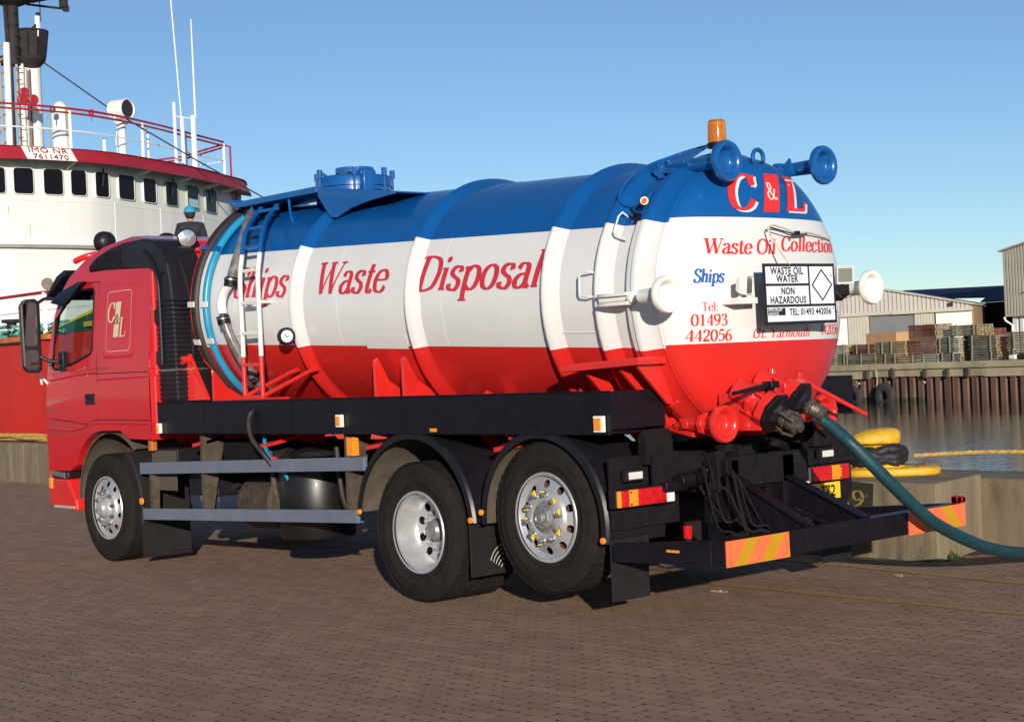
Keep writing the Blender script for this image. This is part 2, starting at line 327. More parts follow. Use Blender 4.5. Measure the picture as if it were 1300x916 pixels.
# a strip of joint sand under the pavers we build
def in_view(x, y, m=.06):
    v = Vector((x, y, 0))-M.translation; d = v.dot(cf)
    if d < 5: return False, d
    return abs(v.dot(cr2))/d < .319+m and v.dot(cu2)/d > -.235-m, d
mb = MB(); mb.add([(-22, -9.5, -.0065), (8.6, -9.5, -.0065), (8.6, 3.9, -.0065), (-22, 4.1, -.0065)], [(0, 1, 2, 3)])
obj('joint_sand', mb, JOINT, kind='structure')
cells = []
PL, PW = .2, .1; ca, sa = math.cos(R(2)), math.sin(R(2))
for j in range(-200, 240):
    for i in range(-130, 90):
        u = (i+.5*(j % 2))*PL; v = j*PW; x = u*ca-v*sa; y = u*sa+v*ca
        if y > qy(x)+.1 or y < -9.4 or x < -21.9 or x > 8.5: continue
        if y > 2.32 and -.25 < x < 2.0: continue
        ok, d = in_view(x, y)
        if ok and d < 30: cells.append((d, x, y))
cells.sort()
def paver_geo(cx, cy, dz, tx, ty, mb, j=.0010, b=.0030):
    vs = []
    for o_, z in ((0, -b), (.0004, 0)):
        l, w_, q = PL/2-j-o_, PW/2-j-o_, .019
        for px, py in ((-l+q, -w_), (l-q, -w_), (l, -w_+q), (l, w_-q), (l-q, w_), (-l+q, w_), (-l, w_-q), (-l, -w_+q)):
            vs.append((cx+px*ca-py*sa, cy+px*sa+py*ca, z+dz+px*tx+py*ty))
    mb.add(vs, [tuple(range(8, 16))]); b_ = len(mb.v)-16
    for k in range(8): mb.f.append((b_+k, b_+(k+1) % 8, b_+8+(k+1) % 8, b_+8+k)); mb.m.append(1); mb.sm.append(False)
pm_ = MB(); paver_geo(0, 0, 0, 0, 0, pm_)
vs = list(pm_.v); pm_.add([(x, y, -.03) for x, y, z in vs[:8]]+vs[:8], [(k, (k+1) % 8, 8+(k+1) % 8, 8+k) for k in range(8)], 1)
pv0 = None; paving = MB()
for k, (d, x, y) in enumerate(cells):
    dz = rnd.uniform(-.0008, .0008); tx, ty = rnd.gauss(0, .003), rnd.gauss(0, .006)
    if k < 300:
        if pv0 is None: pv0 = obj('paver', pm_, [PAVE, JOINT], g); o = pv0
        else: o = pv0.copy(); col.objects.link(o); o.parent = g
        o.location = (x, y, dz); o.rotation_euler = (ty, -tx, rnd.gauss(0, .006))
    else: paver_geo(x, y, dz, tx, ty, paving)
pvs = obj('paving_blocks', paving, [PAVE, JOINT], g); pvs['kind'] = 'stuff'
# faint painted lines on the paving
YL = mat('worn_yellow_paint', (.38, .24, .075), .85, var=.2, scale=9, grime=((.29, .18, .11), .62, 14))
for k, (p, q) in enumerate((((-6, 2.62), (6, 1.38)), ((-6, .68), (7, .50)))):
    mb = MB(); a = Vector((*p, .005)); b = Vector((*q, .005)); n = 60
    vs = []
    for i in range(n+1):
        c = a.lerp(b, i/n); vs += [c+Vector((0, -.045+rnd.gauss(0, .004), 0)), c+Vector((0, .045+rnd.gauss(0, .004), 0))]
    mb.add(vs, [(2*i, 2*i+2, 2*i+3, 2*i+1) for i in range(n)])
    obj('painted_line', mb, YL, kind='structure')

# quay upstand (coping wall) in cast lengths
CONC = mat('quay_concrete', (.20, .16, .10), .92, var=.3, scale=5, bump=.8, bscale=130, grime=((.10, .08, .05), .55, 4.0), streak=True)
CONCT = mat('quay_concrete_top', (.30, .26, .22), .92, var=.2, scale=3, bump=.5, bscale=70)
wallt = thing('quay_upstand_wall', 'low weathered concrete wall along the quay edge behind the truck', 'wall', (-6, qy(-6), 0))
def stained(c2):
    return CONC
xs = 9.95
while xs > -60:
    xe = xs-rnd.uniform(3.4, 3.6); mb = MB()
    y0a, y0b = qy(xs-.01), qy(xe+.01); h = .58 if xs > -2 else .70
    poly = [(xs-.012, y0a, -.3), (xe+.012, y0b, -.3), (xe+.012, y0b+.02, h-.03), (xe+.012, y0b+.05, h), (xe+.012, y0b+.75, h), (xe+.012, y0b+.75, -.3)]
    poly2 = [(xs-.012, p[1]-y0b+y0a, p[2]) for p in poly[1:]]
    n = 5; A = poly[1:]; mb.add(A+poly2, [(i, (i+1) % n, (i+1) % n+n, i+n) for i in range(n)]+[tuple(range(n)), tuple(range(n, 2*n))])
    obj('coping_block', mb, CONC, wallt, bevel=.012); xs = xe
# quay face down to the water
mb = MB(); mb.prism([(-900, qy(-900)+.5, -6), (900, qy(900)+.5, -6), (900, qy(900)+.8, -6), (-900, qy(-900)+.8, -6)], (0, 0, 5.98)); obj('quay_face', mb, CONC, kind='structure')
# mooring plinth that steps out of the wall
mb = MB(); pl = [(-.45, 3.3), (-.30, 2.40), (1.965, 2.395), (1.80, 3.24), (1.80, 3.3)]
pb = [(x, y, -.02) for x, y in pl]; mb.prism([(x, y, .612) for x, y in pl], (0, 0, -.7))
plinth = obj('concrete_plinth', mb, CONC, bevel=.008); tag(plinth, 'chunky concrete plinth in front of the quay wall carrying the yellow bollard', 'plinth')
PB = mat('faded_black_paint', (.02, .018, .015), .85, grime=((.17, .135, .085), .35, 12)); PY = mat('faded_yellow_paint', (.24, .17, .04), .8, grime=((.3, .24, .14), .3, 15))
mb = MB(); mb.add([(1.02, 2.392, .38), (1.36, 2.392, .38), (1.38, 2.392, .60), (1.04, 2.392, .62)], [(0, 1, 2, 3)]); obj('black_paint_patch', mb, PB, plinth)
lettering('painted_digit', '9', lambda u, v, l: (1.16+u, 2.390-l, .41+v), 0, .13, 0, .13, [PY], plinth, heavy=1.3, shear=0)
# weed at the foot
mb = MB(); LEAF = mat('weed_leaf', (.06, .12, .02), .7, var=.3, scale=30)
for k in range(60):
    a = rnd.uniform(0, 6.28); l = rnd.uniform(.02, .07); b = Vector((1.93+rnd.uniform(-.05, .05), 2.62+rnd.uniform(-.08, .08), .0)); t = b+Vector((math.cos(a)*l*.7, math.sin(a)*l*.7, l)); s_ = Vector((-math.sin(a), math.cos(a), 0))*.009
    mb.add([b, (b+t)/2+s_, t, (b+t)/2-s_], [(0, 1, 2, 3)])
tag(obj('weed', mb, LEAF), 'small green weed growing at the corner of the concrete plinth', 'plant')
# litter
PAPER = mat('litter_paper', (.62, .50, .40), .8, var=.2, scale=40)
for k, (x, y, l, r_, c, lb) in enumerate(((1.55, .27, .14, .2, (.60, .42, .30), 'tan scrap of card on the paving below the left marker board'), (4.05, .62, .17, .5, (.10, .11, .2), 'crumpled dark wrapper on the paving at the far right'), (2.18, 1.55, .12, -.3, (.5, .38, .28), 'thin pale scrap lying on the paving near the hose shadow'), (2.4, -4.9, .11, 1.1, (.05, .035, .02), 'short dark twig on the paving in front of the truck'))):
    mb = MB(); d = Vector((math.cos(r_), math.sin(r_), 0)); e_ = Vector((-d.y, d.x, 0)); c0 = Vector((x, y, .006)); n = 6; vs = []
    for i in range(n+1):
        q = c0+d*l*(i/n-.5); wd = .022*(1-abs(i/n-.5))*rnd.uniform(.7, 1.1); hz = rnd.uniform(.002, .014)
        vs += [q+e_*wd+Vector((0, 0, hz)), q-e_*wd*.8+Vector((0, 0, .001))]
    mb.add(vs, [(2*i, 2*i+2, 2*i+3, 2*i+1) for i in range(n)]); mb.add([(v[0], v[1], v[2]-.003) for v in vs], [(2*i, 2*i+1, 2*i+3, 2*i+2) for i in range(n)])
    tag(obj('litter', mb, mat('litter_%s' % 'abcd'[k], c, .8, var=.2, scale=40)), lb, 'litter', 'scraps of litter on the paving')

# ================================================================== WATER
wm = bpy.data.materials.new('harbour_water'); wm.use_nodes = True; t = wm.node_tree; b = t.nodes['Principled BSDF']
b.inputs['Base Color'].default_value = (.030, .030, .024, 1); b.inputs['Roughness'].default_value = .06; b.inputs['IOR'].default_value = 1.33; b.inputs['Specular IOR Level'].default_value = .9
geo = t.nodes.new('ShaderNodeNewGeometry'); mp = t.nodes.new('ShaderNodeMapping'); t.links.new(geo.outputs['Position'], mp.inputs[0]); mp.inputs['Scale'].default_value = (1, .8, 1); mp.inputs['Rotation'].default_value = (0, 0, R(30))
n1 = t.nodes.new('ShaderNodeTexNoise'); n1.inputs['Scale'].default_value = 2.2; n1.inputs['Detail'].default_value = 5; t.links.new(mp.outputs[0], n1.inputs['Vector'])
n2 = t.nodes.new('ShaderNodeTexNoise'); n2.inputs['Scale'].default_value = .12; n2.inputs['Detail'].default_value = 3; t.links.new(mp.outputs[0], n2.inputs['Vector'])
mr = t.nodes.new('ShaderNodeMapRange'); t.links.new(n2.outputs['Fac'], mr.inputs[0]); mr.inputs[1].default_value = .3; mr.inputs[2].default_value = .7; mr.inputs[3].default_value = .15; mr.inputs[4].default_value = .5
bp = t.nodes.new('ShaderNodeBump'); bp.inputs['Distance'].default_value = .06; t.links.new(mr.outputs[0], bp.inputs['Strength']); t.links.new(n1.outputs['Fac'], bp.inputs['Height']); t.links.new(bp.outputs[0], b.inputs['Normal'])
mb = MB(); mb.add([(-2500, -100, -2.3), (2500, -100, -2.3), (2500, 2500, -2.3), (-2500, 2500, -2.3)], [(0, 1, 2, 3)])
obj('water', mb, wm, kind='structure')

# ================================================================== THE TANKER TRUCK
truck = thing('tanker_truck', 'red, white and blue waste oil tanker truck with a red cab parked on the quay', 'truck', (-1.9, 0, 0))
Z0, TT, RB = 2.183, -.044, .93
def TK(s, r, a):                     # tank coordinates: along, radius, angle (deg, 0 = near side, 90 = top)
    return Vector((s, -r*math.cos(R(a)), Z0+TT*s+r*math.sin(R(a))))
ANG = sorted(set([round(-180+5*k, 3) for k in range(72)]+[-20.5, 30.9, 149.1, -159.5]))
def bandmat(a):
    a = (a+180) % 360-180
    return 2 if (a > 30.9 and a < 149.1) else (1 if (-20.5 < a < 30.9) or a > 149.1 or a < -159.5 else 0)
def tklathe(mb, prof, mi=None, caps=False):
    n = len(ANG); b = len(mb.v)
    for s_, r in prof:
        for a in ANG: mb.v.append(tuple(TK(s_, r, a)))
    for i in range(len(prof)-1):
        for k in range(n):
            a0 = ANG[k]; a1 = ANG[(k+1) % n]; a1 = a1 if a1 > a0 else a1+360
            mb.f.append((b+i*n+k, b+i*n+(k+1) % n, b+(i+1)*n+(k+1) % n, b+(i+1)*n+k)); mb.m.append(bandmat((a0+a1)/2) if mi is None else mi); mb.sm.append(True)
    return mb
BANDS = [RED, WHITE, BLUE]
mb = MB(); tklathe(mb, [(-3.50, .01), (-3.46, .5), (-3.38, .85), (-3.30, RB), (-2.6, RB), (0, RB), (1.3, RB), (2.0, RB)])
tank = obj('tank', mb, BANDS, truck, origin=(0, 0, Z0))
mb = MB(); tklathe(mb, [(-3.46, .9), (-3.46, 1.015), (-3.445, 1.015), (-3.445, .93)], 0); obj('front_rim', mb, [RED], tank, ang=30)
mb = MB(); tklathe(mb, [(-3.345, .925), (-3.345, .99), (-3.30, .99), (-3.30, .925)]); obj('front_flange', mb, BANDS, tank, ang=30)
for s_ in (-1.93, -.37, 1.16, 1.68):
    mb = MB(); tklathe(mb, [(s_, RB-.004), (s_, RB+.044), (s_+.012, RB+.053), (s_+.03, RB+.052), (s_+.07, RB+.032), (s_+.115, RB+.010), (s_+.15, RB-.003)])
    obj('stiffening_ring', mb, BANDS, tank, ang=50)
for s_ in (-1.32, .02):      # weld seams, circumferential
    mb = MB(); tklathe(mb, [(s_-.006, RB-.001), (s_, RB+.0028), (s_+.006, RB-.001)]); obj('weld_seam', mb, BANDS, tank, ang=80)
for s0, s1, a0, a1 in ((-1.0, -.47, -16, -60), (1.25, 1.66, -14, -15), (-3.1, -2.5, -15, -16)):
    mb = MB()
    pts = [TK(s0+(s1-s0)*i/8, RB+.001, a0) for i in range(9)]
    mb.tube(pts, .005, 6); obj('weld_seam', mb, WHITE, tank)
# saddle patch plate on the lower flank
mb = MB(); n1_, n2_ = 8, 14
vs = [TK(-1.0+.53*i/n1_+(.0), RB+.006, -15.2-46*j/n2_) for j in range(n2_+1) for i in range(n1_+1)]
mb.add(vs, [(j*9+i, j*9+i+1, (j+1)*9+i+1, (j+1)*9+i) for j in range(n2_) for i in range(n1_)], 0, True)
for k, f in enumerate(mb.f): mb.m[k] = 0 if k >= 16 else 1
obj('saddle_plate', mb, [RED, WHITE], tank)
# rear door: shell flange, gasket, door flange, dished end
mb = MB(); tklathe(mb, [(1.975, .925), (1.978, .972), (2.018, .975), (2.018, .93)]); obj('shell_flange', mb, BANDS, tank, ang=30)
mb = MB(); tklathe(mb, [(2.018, .93), (2.018, .966), (2.030, .966), (2.030, .93)], 0); obj('gasket', mb, [mat('gasket_grease', (.30, .22, .13), .7, var=.4, scale=40)], tank, ang=30)
mb = MB(); tklathe(mb, [(2.030, .93), (2.030, .985), (2.062, .987), (2.075, .98), (2.13, .955), (2.175, .937), (2.20, .934)]); obj('door_flange', mb, BANDS, tank, ang=40)
def domex(r): return 2.195+.262*math.sqrt(max(0, 1-(r/.934)**2))
mb = MB()
prof = [(domex(.934*math.cos(R(q))), .934*math.cos(R(q))) for q in (0, 4, 8, 13, 19, 26, 34, 43, 52, 61, 70, 78, 85, 89.5)]
n = 72; b0 = 0
for s_, r in prof:
    for k in range(n): mb.v.append(tuple(TK(s_, r, 360*k/n)))
for i in range(len(prof)-1):
    for k in range(n): mb.f.append((i*n+k, i*n+(k+1) % n, (i+1)*n+(k+1) % n, (i+1)*n+k)); mb.m.append(0); mb.sm.append(True)
door = obj('rear_door', mb, BANDS, truck, origin=(2.2, 0, Z0))
bm = bmesh.new(); bm.from_mesh(door.data); og = worg(door)
HB, HR = .513, -.304
for h in (HB, HR):
    bmesh.ops.bisect_plane(bm, geom=bm.verts[:]+bm.edges[:]+bm.faces[:], plane_co=(0, 0, Z0+TT*2.3+h-og.z), plane_no=(0, 0, 1))
for f in bm.faces:
    hz = f.calc_center_median().z+og.z-(Z0+TT*2.3); f.material_index = 2 if hz > HB else (1 if hz > HR else 0); f.smooth = True
bm.to_mesh(door.data); bm.free()
mb = MB(); tklathe(mb, [(2.197, .930), (2.205, .938), (2.214, .931)]); obj('door_weld', mb, BANDS, tank, ang=80)
# lettering
def side(u, v, l): return TK(u, RB+.0012+l, math.degrees(v/RB))
lettering('lettering', 'Ships', side, -2.875, -2.045, R(5.2)*RB, .262, [REDTX], tank, heavy=1.42, label='red italic lettering reading Ships')
lettering('lettering', 'Waste', side, -1.625, -.665, R(5.8)*RB, .262, [REDTX], tank, heavy=1.42, label='red italic lettering reading Waste')
lettering('lettering', 'Disposal', side, -.29, 1.10, R(5.6)*RB, .262, [REDTX], tank, heavy=1.42, label='red italic lettering reading Disposal')
def dome(u, v, l):
    r = math.hypot(u, v); x = domex(r); dr = .262**2/.934**2*r/max(.05, x-2.195) if r < .93 else 3
    nn = Vector((1, u/r*dr if r else 0, v/r*dr if r else 0)).normalized()
    return Vector((x, u, Z0+TT*x+v))+nn*(l+.001)
lettering('lettering', 'Waste Oil ', dome, -.645, .02, .276, .098, [REDDX], door, heavy=1.5, label='red italic lettering reading Waste Oil Collection')
lettering('lettering', 'Collection', dome, .035, .745, .298, .098, [REDDX], door, heavy=1.5)
lettering('lettering', 'Ships', dome, -.742, -.515, .09, .085, [BLUTX], door, heavy=1.7, label='small blue italic lettering reading Ships')
lettering('lettering', 'Tel:', dome, -.692, -.565, -.092, .055, [REDDX], door, heavy=1.1, shear=0)
lettering('lettering', '01493', dome, -.765, -.495, -.187, .075, [REDDX], door, heavy=1.4, shear=0)
lettering('lettering', '442056', dome, -.795, -.458, -.286, .075, [REDDX], door, heavy=1.4, shear=0)
lettering('lettering', 'Gt. Yarmouth', dome, -.285, .315, -.275, .062, [REDDX], door, heavy=1.1)
lettering('lettering', 'Tel:', dome, .50, .62, -.08, .05, [REDDX], door, heavy=1.1, shear=0)
lettering('lettering', '01493', dome, .47, .73, -.17, .07, [REDDX], door, heavy=1.1, shear=0)
lettering('lettering', '442056', dome, .45, .76, -.268, .07, [REDDX], door, heavy=1.1, shear=0)
lettering('logo_letter', 'C', dome, -.40, -.150, .568, .235, [REDDX, WHITE], door, heavy=1.55, shear=.30, dsh=(.020, -.010), lift=.004)
lettering('logo_letter', 'L', dome, .150, .425, .575, .235, [REDDX, WHITE], door, heavy=1.9, shear=.28, dsh=(.024, -.012), lift=.004)
mb = MB(); vs = []
for j in range(9):
    for i in range(5): u = -.078+.162*i/4+(.118*j/8); v = .557+.265*j/8; vs.append(dome(u-.0, v, .002))
mb.add(vs, [(j*5+i, j*5+i+1, (j+1)*5+i+1, (j+1)*5+i) for j in range(8) for i in range(4)]); obj('logo_panel', mb, REDDX, door)
lettering('logo_ampersand', '&', dome, .005, .105, .645, .11, [WHITE], door, heavy=1.2, shear=0, lift=.0045)

# ---- pipe ports with flanges on the rear
def port(c, mats, rr=.122, length=.16, back=None, arm=None, parent=None):
    c = Vector(c); mb = MB()
    mb.lathe(c, (1, 0, 0), [(-.07, .05), (-.05, rr*.62), (-.03, rr*.85), (-.026, rr*.97), (-.018, rr), (.004, rr), (.018, rr*.95), (.021, rr*.80), (.014, rr*.70), (-.005, rr*.60), (-.035, rr*.56), (-.042, rr*.50), (-.044, 1e-4)], 40)
    f = obj('port_flange', mb, mats, parent or truck, origin=c, ang=50)
    mb = MB(); mb.lathe(c, (-1, 0, 0), [(.05, rr*.60), (.075, .062), (.10, .052), (length, .045), (length, .001)], 20)
    obj('port_stem', mb, mats, f)
    return f
def clamp_arm(c, s0, y, z, m, parent):      # forked swing bolt between shell and door flange
    mb = MB()
    for dz in (-.030, .030):
        mb.prism([(s0, y-.012, z+dz-.012), (s0+.02, y-.03, z+dz-.012), (s0+.13, y-.045, z+dz-.012), (s0+.30, y-.04, z+dz-.012), (s0+.30, y+.02, z+dz-.012), (s0, y+.02, z+dz-.012)], (0, 0, .022))
    mb.cyl((s0+.02, y, z), (s0+.42, y-.01, z), .017, 12)
    mb.cyl((s0+.30, y-.01, z), (s0+.33, y-.01, z), .035, 6)
    obj('clamp_arm', mb, m, parent, bevel=.003)
for (y, z, m, rr) in ((-1.085, 2.09, WPLAIN, .118), (1.03, 2.13, WPLAIN, .122)):
    f = port((2.44, y, z), m, rr, .22)
    clamp_arm(f, 1.76, y+.07*(1 if y < 0 else -1), z, m, f)
f = port((2.42, -.435, 2.955), BLUE, .135, .42)
mb = MB(); mb.tube([(2.0, -.435, 2.955), (1.86, -.44, 2.98), (1.82, -.45, 2.93)], .05, 14); mb.box(1.86, 1.90, -.50, -.37, 2.90, 3.02); obj('elbow', mb, BLUE, f)
f = port((2.40, .60, 2.978), BLUE, .135, .36)
mb = MB(); mb.prism([(2.06, .52, 2.90), (2.2, .52, 2.93), (2.16, .52, 3.05), (2.1, .52, 3.0)], (0, .02, 0)); mb.box(2.0, 2.06, .54, .66, 2.90, 3.03); obj('bracket', mb, BLUE, f)
for y, z in ((-.672, 1.262), (.355, 1.285)):
    f = port((2.50, y, z), RED, .122, .30)
    mb = MB(); mb.cyl((2.32, y, z), (2.36, y, z), .075, 8); mb.box(2.14, 2.26, y-.03, y+.03, z-.035, z+.04); mb.cyl((2.2, y-.05, z+.0), (2.2, y+.07, z+.0), .03, 10); mb.cyl((2.08, y, z-.01), (2.14, y, z-.01), .022, 8)
    mb.beam((1.98, y+.02, z-.02), (2.24, y+.0, z-.07), .03, .03); obj('swing_clamp', mb, RED, f, bevel=.003)
# lifting eye
mb = MB(); c = Vector((2.30, 0.02, Z0+TT*2.2+.905))
mb.tube([c+Vector((0, .055*math.cos(R(a)), .055*math.sin(R(a))+.02)) for a in range(-30, 211, 20)], .015, 10); obj('lifting_eye', mb, BLUE, truck)
# door clamps round the flange
for a in (62, 118, 172, -150, -118, -90, -62, -40):
    p = TK(2.02, .985, a); q = TK(2.02, 1.03, a); tdir = (TK(2.02, 1, a+1)-TK(2.02, 1, a-1)).normalized()
    m_ = BANDS[bandmat(a)]; mb = MB()
    mb.beam(TK(1.93, 1.005, a), TK(2.13, 1.005, a), .05, .028, up=tuple((q-p).normalized())); mb.cyl(TK(1.95, .96, a), TK(1.95, 1.04, a), .018, 6); mb.cyl(TK(2.08, .96, a), TK(2.08, 1.03, a), .014, 8)
    obj('door_clamp', mb, m_, truck, bevel=.003)
# blue plate bracket near the top clamp and thin hydraulic line
mb = MB(); mb.prism([TK(1.73, .96, 62), TK(2.0, .975, 58), TK(2.02, 1.02, 80), TK(1.98, 1.03, 84), TK(1.76, .98, 72)], (0, 0, .012)); obj('gusset', mb, BLUE, truck)
pts = [TK(2.03, 1.04, 84), TK(1.9, 1.03, 84), TK(1.76, 1.0, 78), TK(1.70, 1.0, 62), TK(1.69, 1.0, 50), TK(1.72, .985, 42), TK(1.82, .95, 40), TK(1.95, .95, 44), TK(1.985, .985, 44.5), TK(1.99, .985, 40)]
mb = MB(); mb.tube(cat_rom(pts, 6), .011, 8); obj('hydraulic_line', mb, BLUE, truck)
mb = MB(); p = TK(1.99, 1.0, 39); mb.cyl(p, p+Vector((.035, -.035, .0)), .026, 14); v_ = obj('relief_valve', mb, mat('brass', (.45, .25, .08), .4, metal=.6), truck)
mb = MB(); mb.cyl(p+Vector((.035, -.035, .0)), p+Vector((.047, -.047, 0)), .018, 12); obj('valve_button', mb, REDL, v_)
mb = MB(); q = TK(1.97, .97, 34); mb.tube([q, q+Vector((-.02, -.04, .02)), q+Vector((-.05, -.03, .04)), q+Vector((-.04, 0, .0)), q+Vector((-.08, 0, -.02))], .009, 8); mb.cyl(q, q+Vector((.01, -.03, -.04)), .02, 8); obj('valve_fitting', mb, BLACK, v_)
# grab handles (u-shaped rod)
def handle(pts, m, r=.007): mb = MB(); mb.tube(pts, r, 8); obj('grab_handle', mb, m, truck)
handle([TK(1.66, .93, 10.5), TK(1.63, .985, 10.5), TK(1.57, .99, 10.2), TK(1.555, .99, 9), TK(1.56, .99, 2.5), TK(1.575, .99, 1.2), TK(1.64, .985, .8), TK(1.67, .93, .8)], WHITE)
handle([TK(1.83, .93, 35), TK(1.82, .99, 35), TK(1.80, .99, 33), TK(1.81, .99, 26), TK(1.83, .985, 25), TK(1.90, .95, 23.5)], WHITE)
handle([TK(2.11, .95, -27), TK(2.10, 1.02, -29), TK(2.10, 1.02, -44), TK(2.12, .95, -45)], RED)
# beacon
beac = None
mb = MB(); mb.lathe((2.2, -.27, 3.075), (0, 0, 1), [(0, 1e-4), (0, .066), (.028, .07), (.035, .064), (.035, 1e-4)], 28); beac = obj('beacon_base', mb, BLACK, truck, origin=(2.2, -.27, 3.07))
mb = MB(); mb.lathe((2.2, -.27, 3.108), (0, 0, 1), [(0, .063), (.03, .064), (.10, .061), (.142, .058), (.152, .048), (.154, 1e-4)], 28); obj('beacon_lens', mb, AMBERG, beac)
mb = MB(); mb.lathe((2.2, -.27, 3.108), (0, 0, 1), [(0, .02), (.05, .028), (.12, .03), (.125, .001)], 14, smooth=False); mb.box(2.17, 2.23, -.305, -.295, 3.12, 3.23); obj('beacon_reflector', mb, mat('beacon_bulb', (.9, .45, .06), .25, metal=.4), beac)
mb = MB(); mb.cyl((2.2, -.27, 2.98), (2.2, -.27, 3.076), .022, 12); obj('beacon_post', mb, BLUE, beac)
# worklamps on the door
for (y, z, tn) in ((-.49, 2.135, -.4), (.53, 2.205, -.6)):
    c = Vector((2.58, y, z)); d = Vector((1, tn*-.9, -.1)).normalized() if y < 0 else Vector((1, -.5, -.1)).normalized(); s_ = d.cross(Vector((0, 0, 1))).normalized(); u = s_.cross(d)
    mb = MB(); mb.lathe(c-d*.06, d, [(0, 1e-4), (0, .05), (.03, .075), (.08, .088), (.085, .080), (.072, .070), (.068, 1e-4)], 4, smooth=False, x0=(s_+u))
    wl = obj('work_lamp', mb, WPLAIN, truck, origin=c, bevel=.01)
    mb = MB(); mb.obox(c+d*.018, d*.003, s_*.050, u*.046); obj('lamp_glass', mb, GLASSL, wl)
    mb = MB(); mb.tube([c-d*.02-u*.05, c-u*.085-d*.05, (2.42, y+.02, z-.09)], .012, 8); mb.box(2.36, 2.56, y-.05, y+.13 if y < 0 else y+.06, z-.115, z-.075); obj('lamp_bracket', mb, WPLAIN, wl, bevel=.003)
mb = MB(); mb.obox((2.55, .50, 2.085), (.05, -.02, .02), (.02, .05, 0), (0, 0, .035)); mb.tube([(2.5, .48, 2.13), (2.56, .42, 2.11), (2.6, .47, 2.05)], .012, 8); obj('plug_socket', mb, BLACK, truck, bevel=.008)
# hazard sign hanging on the door
sg = MB(); X = 2.625; Yc, Zc = -.005, 2.077; W2, H2 = .372, .198
sk = .018
def SG(u, v, l): return Vector((X+l, Yc+u*.995+sk*(-v), Zc+v+sk*u*.35))
vs = [SG(a*W2, b*H2, l) for l in (-.004, .001) for a, b in ((-1, -1), (1, -1), (1, 1), (-1, 1))]
sg.add(vs, [(0, 1, 2, 3), (4, 5, 6, 7), (0, 1, 5, 4), (1, 2, 6, 5), (2, 3, 7, 6), (3, 0, 4, 7)])
sign = obj('hazard_sign', sg, INK, truck, origin=(X, Yc, Zc), label='white hazard placard with black borders reading waste oil water, non hazardous')
def panel(u0, u1, v0, v1, m=SIGNW, l=.0025, nm='sign_panel'):
    mb = MB(); mb.add([SG(u0, v0, l), SG(u1, v0, l), SG(u1, v1, l), SG(u0, v1, l)], [(0, 1, 2, 3)]); return obj(nm, mb, m, sign)
panel(-.350, .085, .068, .178); panel(-.350, .085, -.068, .052); panel(.102, .352, -.068, .178); panel(-.350, .352, -.178, -.085)
panel(-.345, -.17, -.138, -.090, INK, .004)
mb = MB(); cx, cz, a, b_ = .228, .056, .112, .108
for (p, q) in (((-a, 0), (0, b_)), ((0, b_), (a, 0)), ((a, 0), (0, -b_)), ((0, -b_), (-a, 0))):
    p0 = Vector((p[0], p[1])); q0 = Vector((q[0], q[1])); k = .86
    mb.add([SG(cx+p0.x, cz+p0.y, .004), SG(cx+q0.x, cz+q0.y, .004), SG(cx+q0.x*k, cz+q0.y*k, .004), SG(cx+p0.x*k, cz+p0.y*k, .004)], [(0, 1, 2, 3)])
obj('diamond', mb, INK, sign)
def sgt(tx, cx, cz, size, xs=1, m=INK, al='CENTER', bold=.022): sans(tx, size, lambda u, v, l: SG(cx+u, cz+v, .0055), [m], sign, xscale=xs, bold=bold, align=al)
sgt('WASTE OIL', -.134, .128, .066, .93); sgt('WATER', -.134, .077, .066, .93)
sgt('NON', -.134, -.002, .063, .9); sgt('HAZARDOUS', -.134, -.060, .063, .92)
sgt('TEL: 01493 442056', .090, -.138, .060, .86); sgt('SPECIALIST\nADVICE', -.340, -.110, .028, .95, SIGNW, 'LEFT')
for u, v in ((.332, .118), (.335, -.098)):
    mb = MB(); mb.lathe(SG(u, v, .002), (1, 0, 0), [(0, .006), (.003, .005), (.003, 1e-4)], 10); obj('screw', mb, RUST, sign)
# rope holding the sign
ROPEW = mat('white_cord', (.55, .50, .38), .8, var=.3, scale=60, bump=.5, bscale=200)
pts = [SG(-.095, .19, .0), (2.56, -.13, 2.38), (2.50, -.15, 2.50), (2.50, -.11, 2.535), (2.49, .02, 2.52), (2.48, .16, 2.49), (2.46, .30, 2.50), (2.41, .5, 2.485), (2.36, .66, 2.47), (2.29, .77, 2.46), (2.24, .84, 2.50)]
cord = MB(); cord.tube(cat_rom(pts, 6), .006, 6); co_ = obj('sign_cord', cord, ROPEW, truck)
mb = MB(); mb.tube(cat_rom([(2.50, -.13, 2.522), (2.505, .02, 2.495), (2.495, .14, 2.48), (2.46, .3, 2.49)], 6), .005, 6); mb.cyl((2.49, .13, 2.49), (2.48, .19, 2.495), .013, 8); obj('cord_knot', mb, INK, co_)

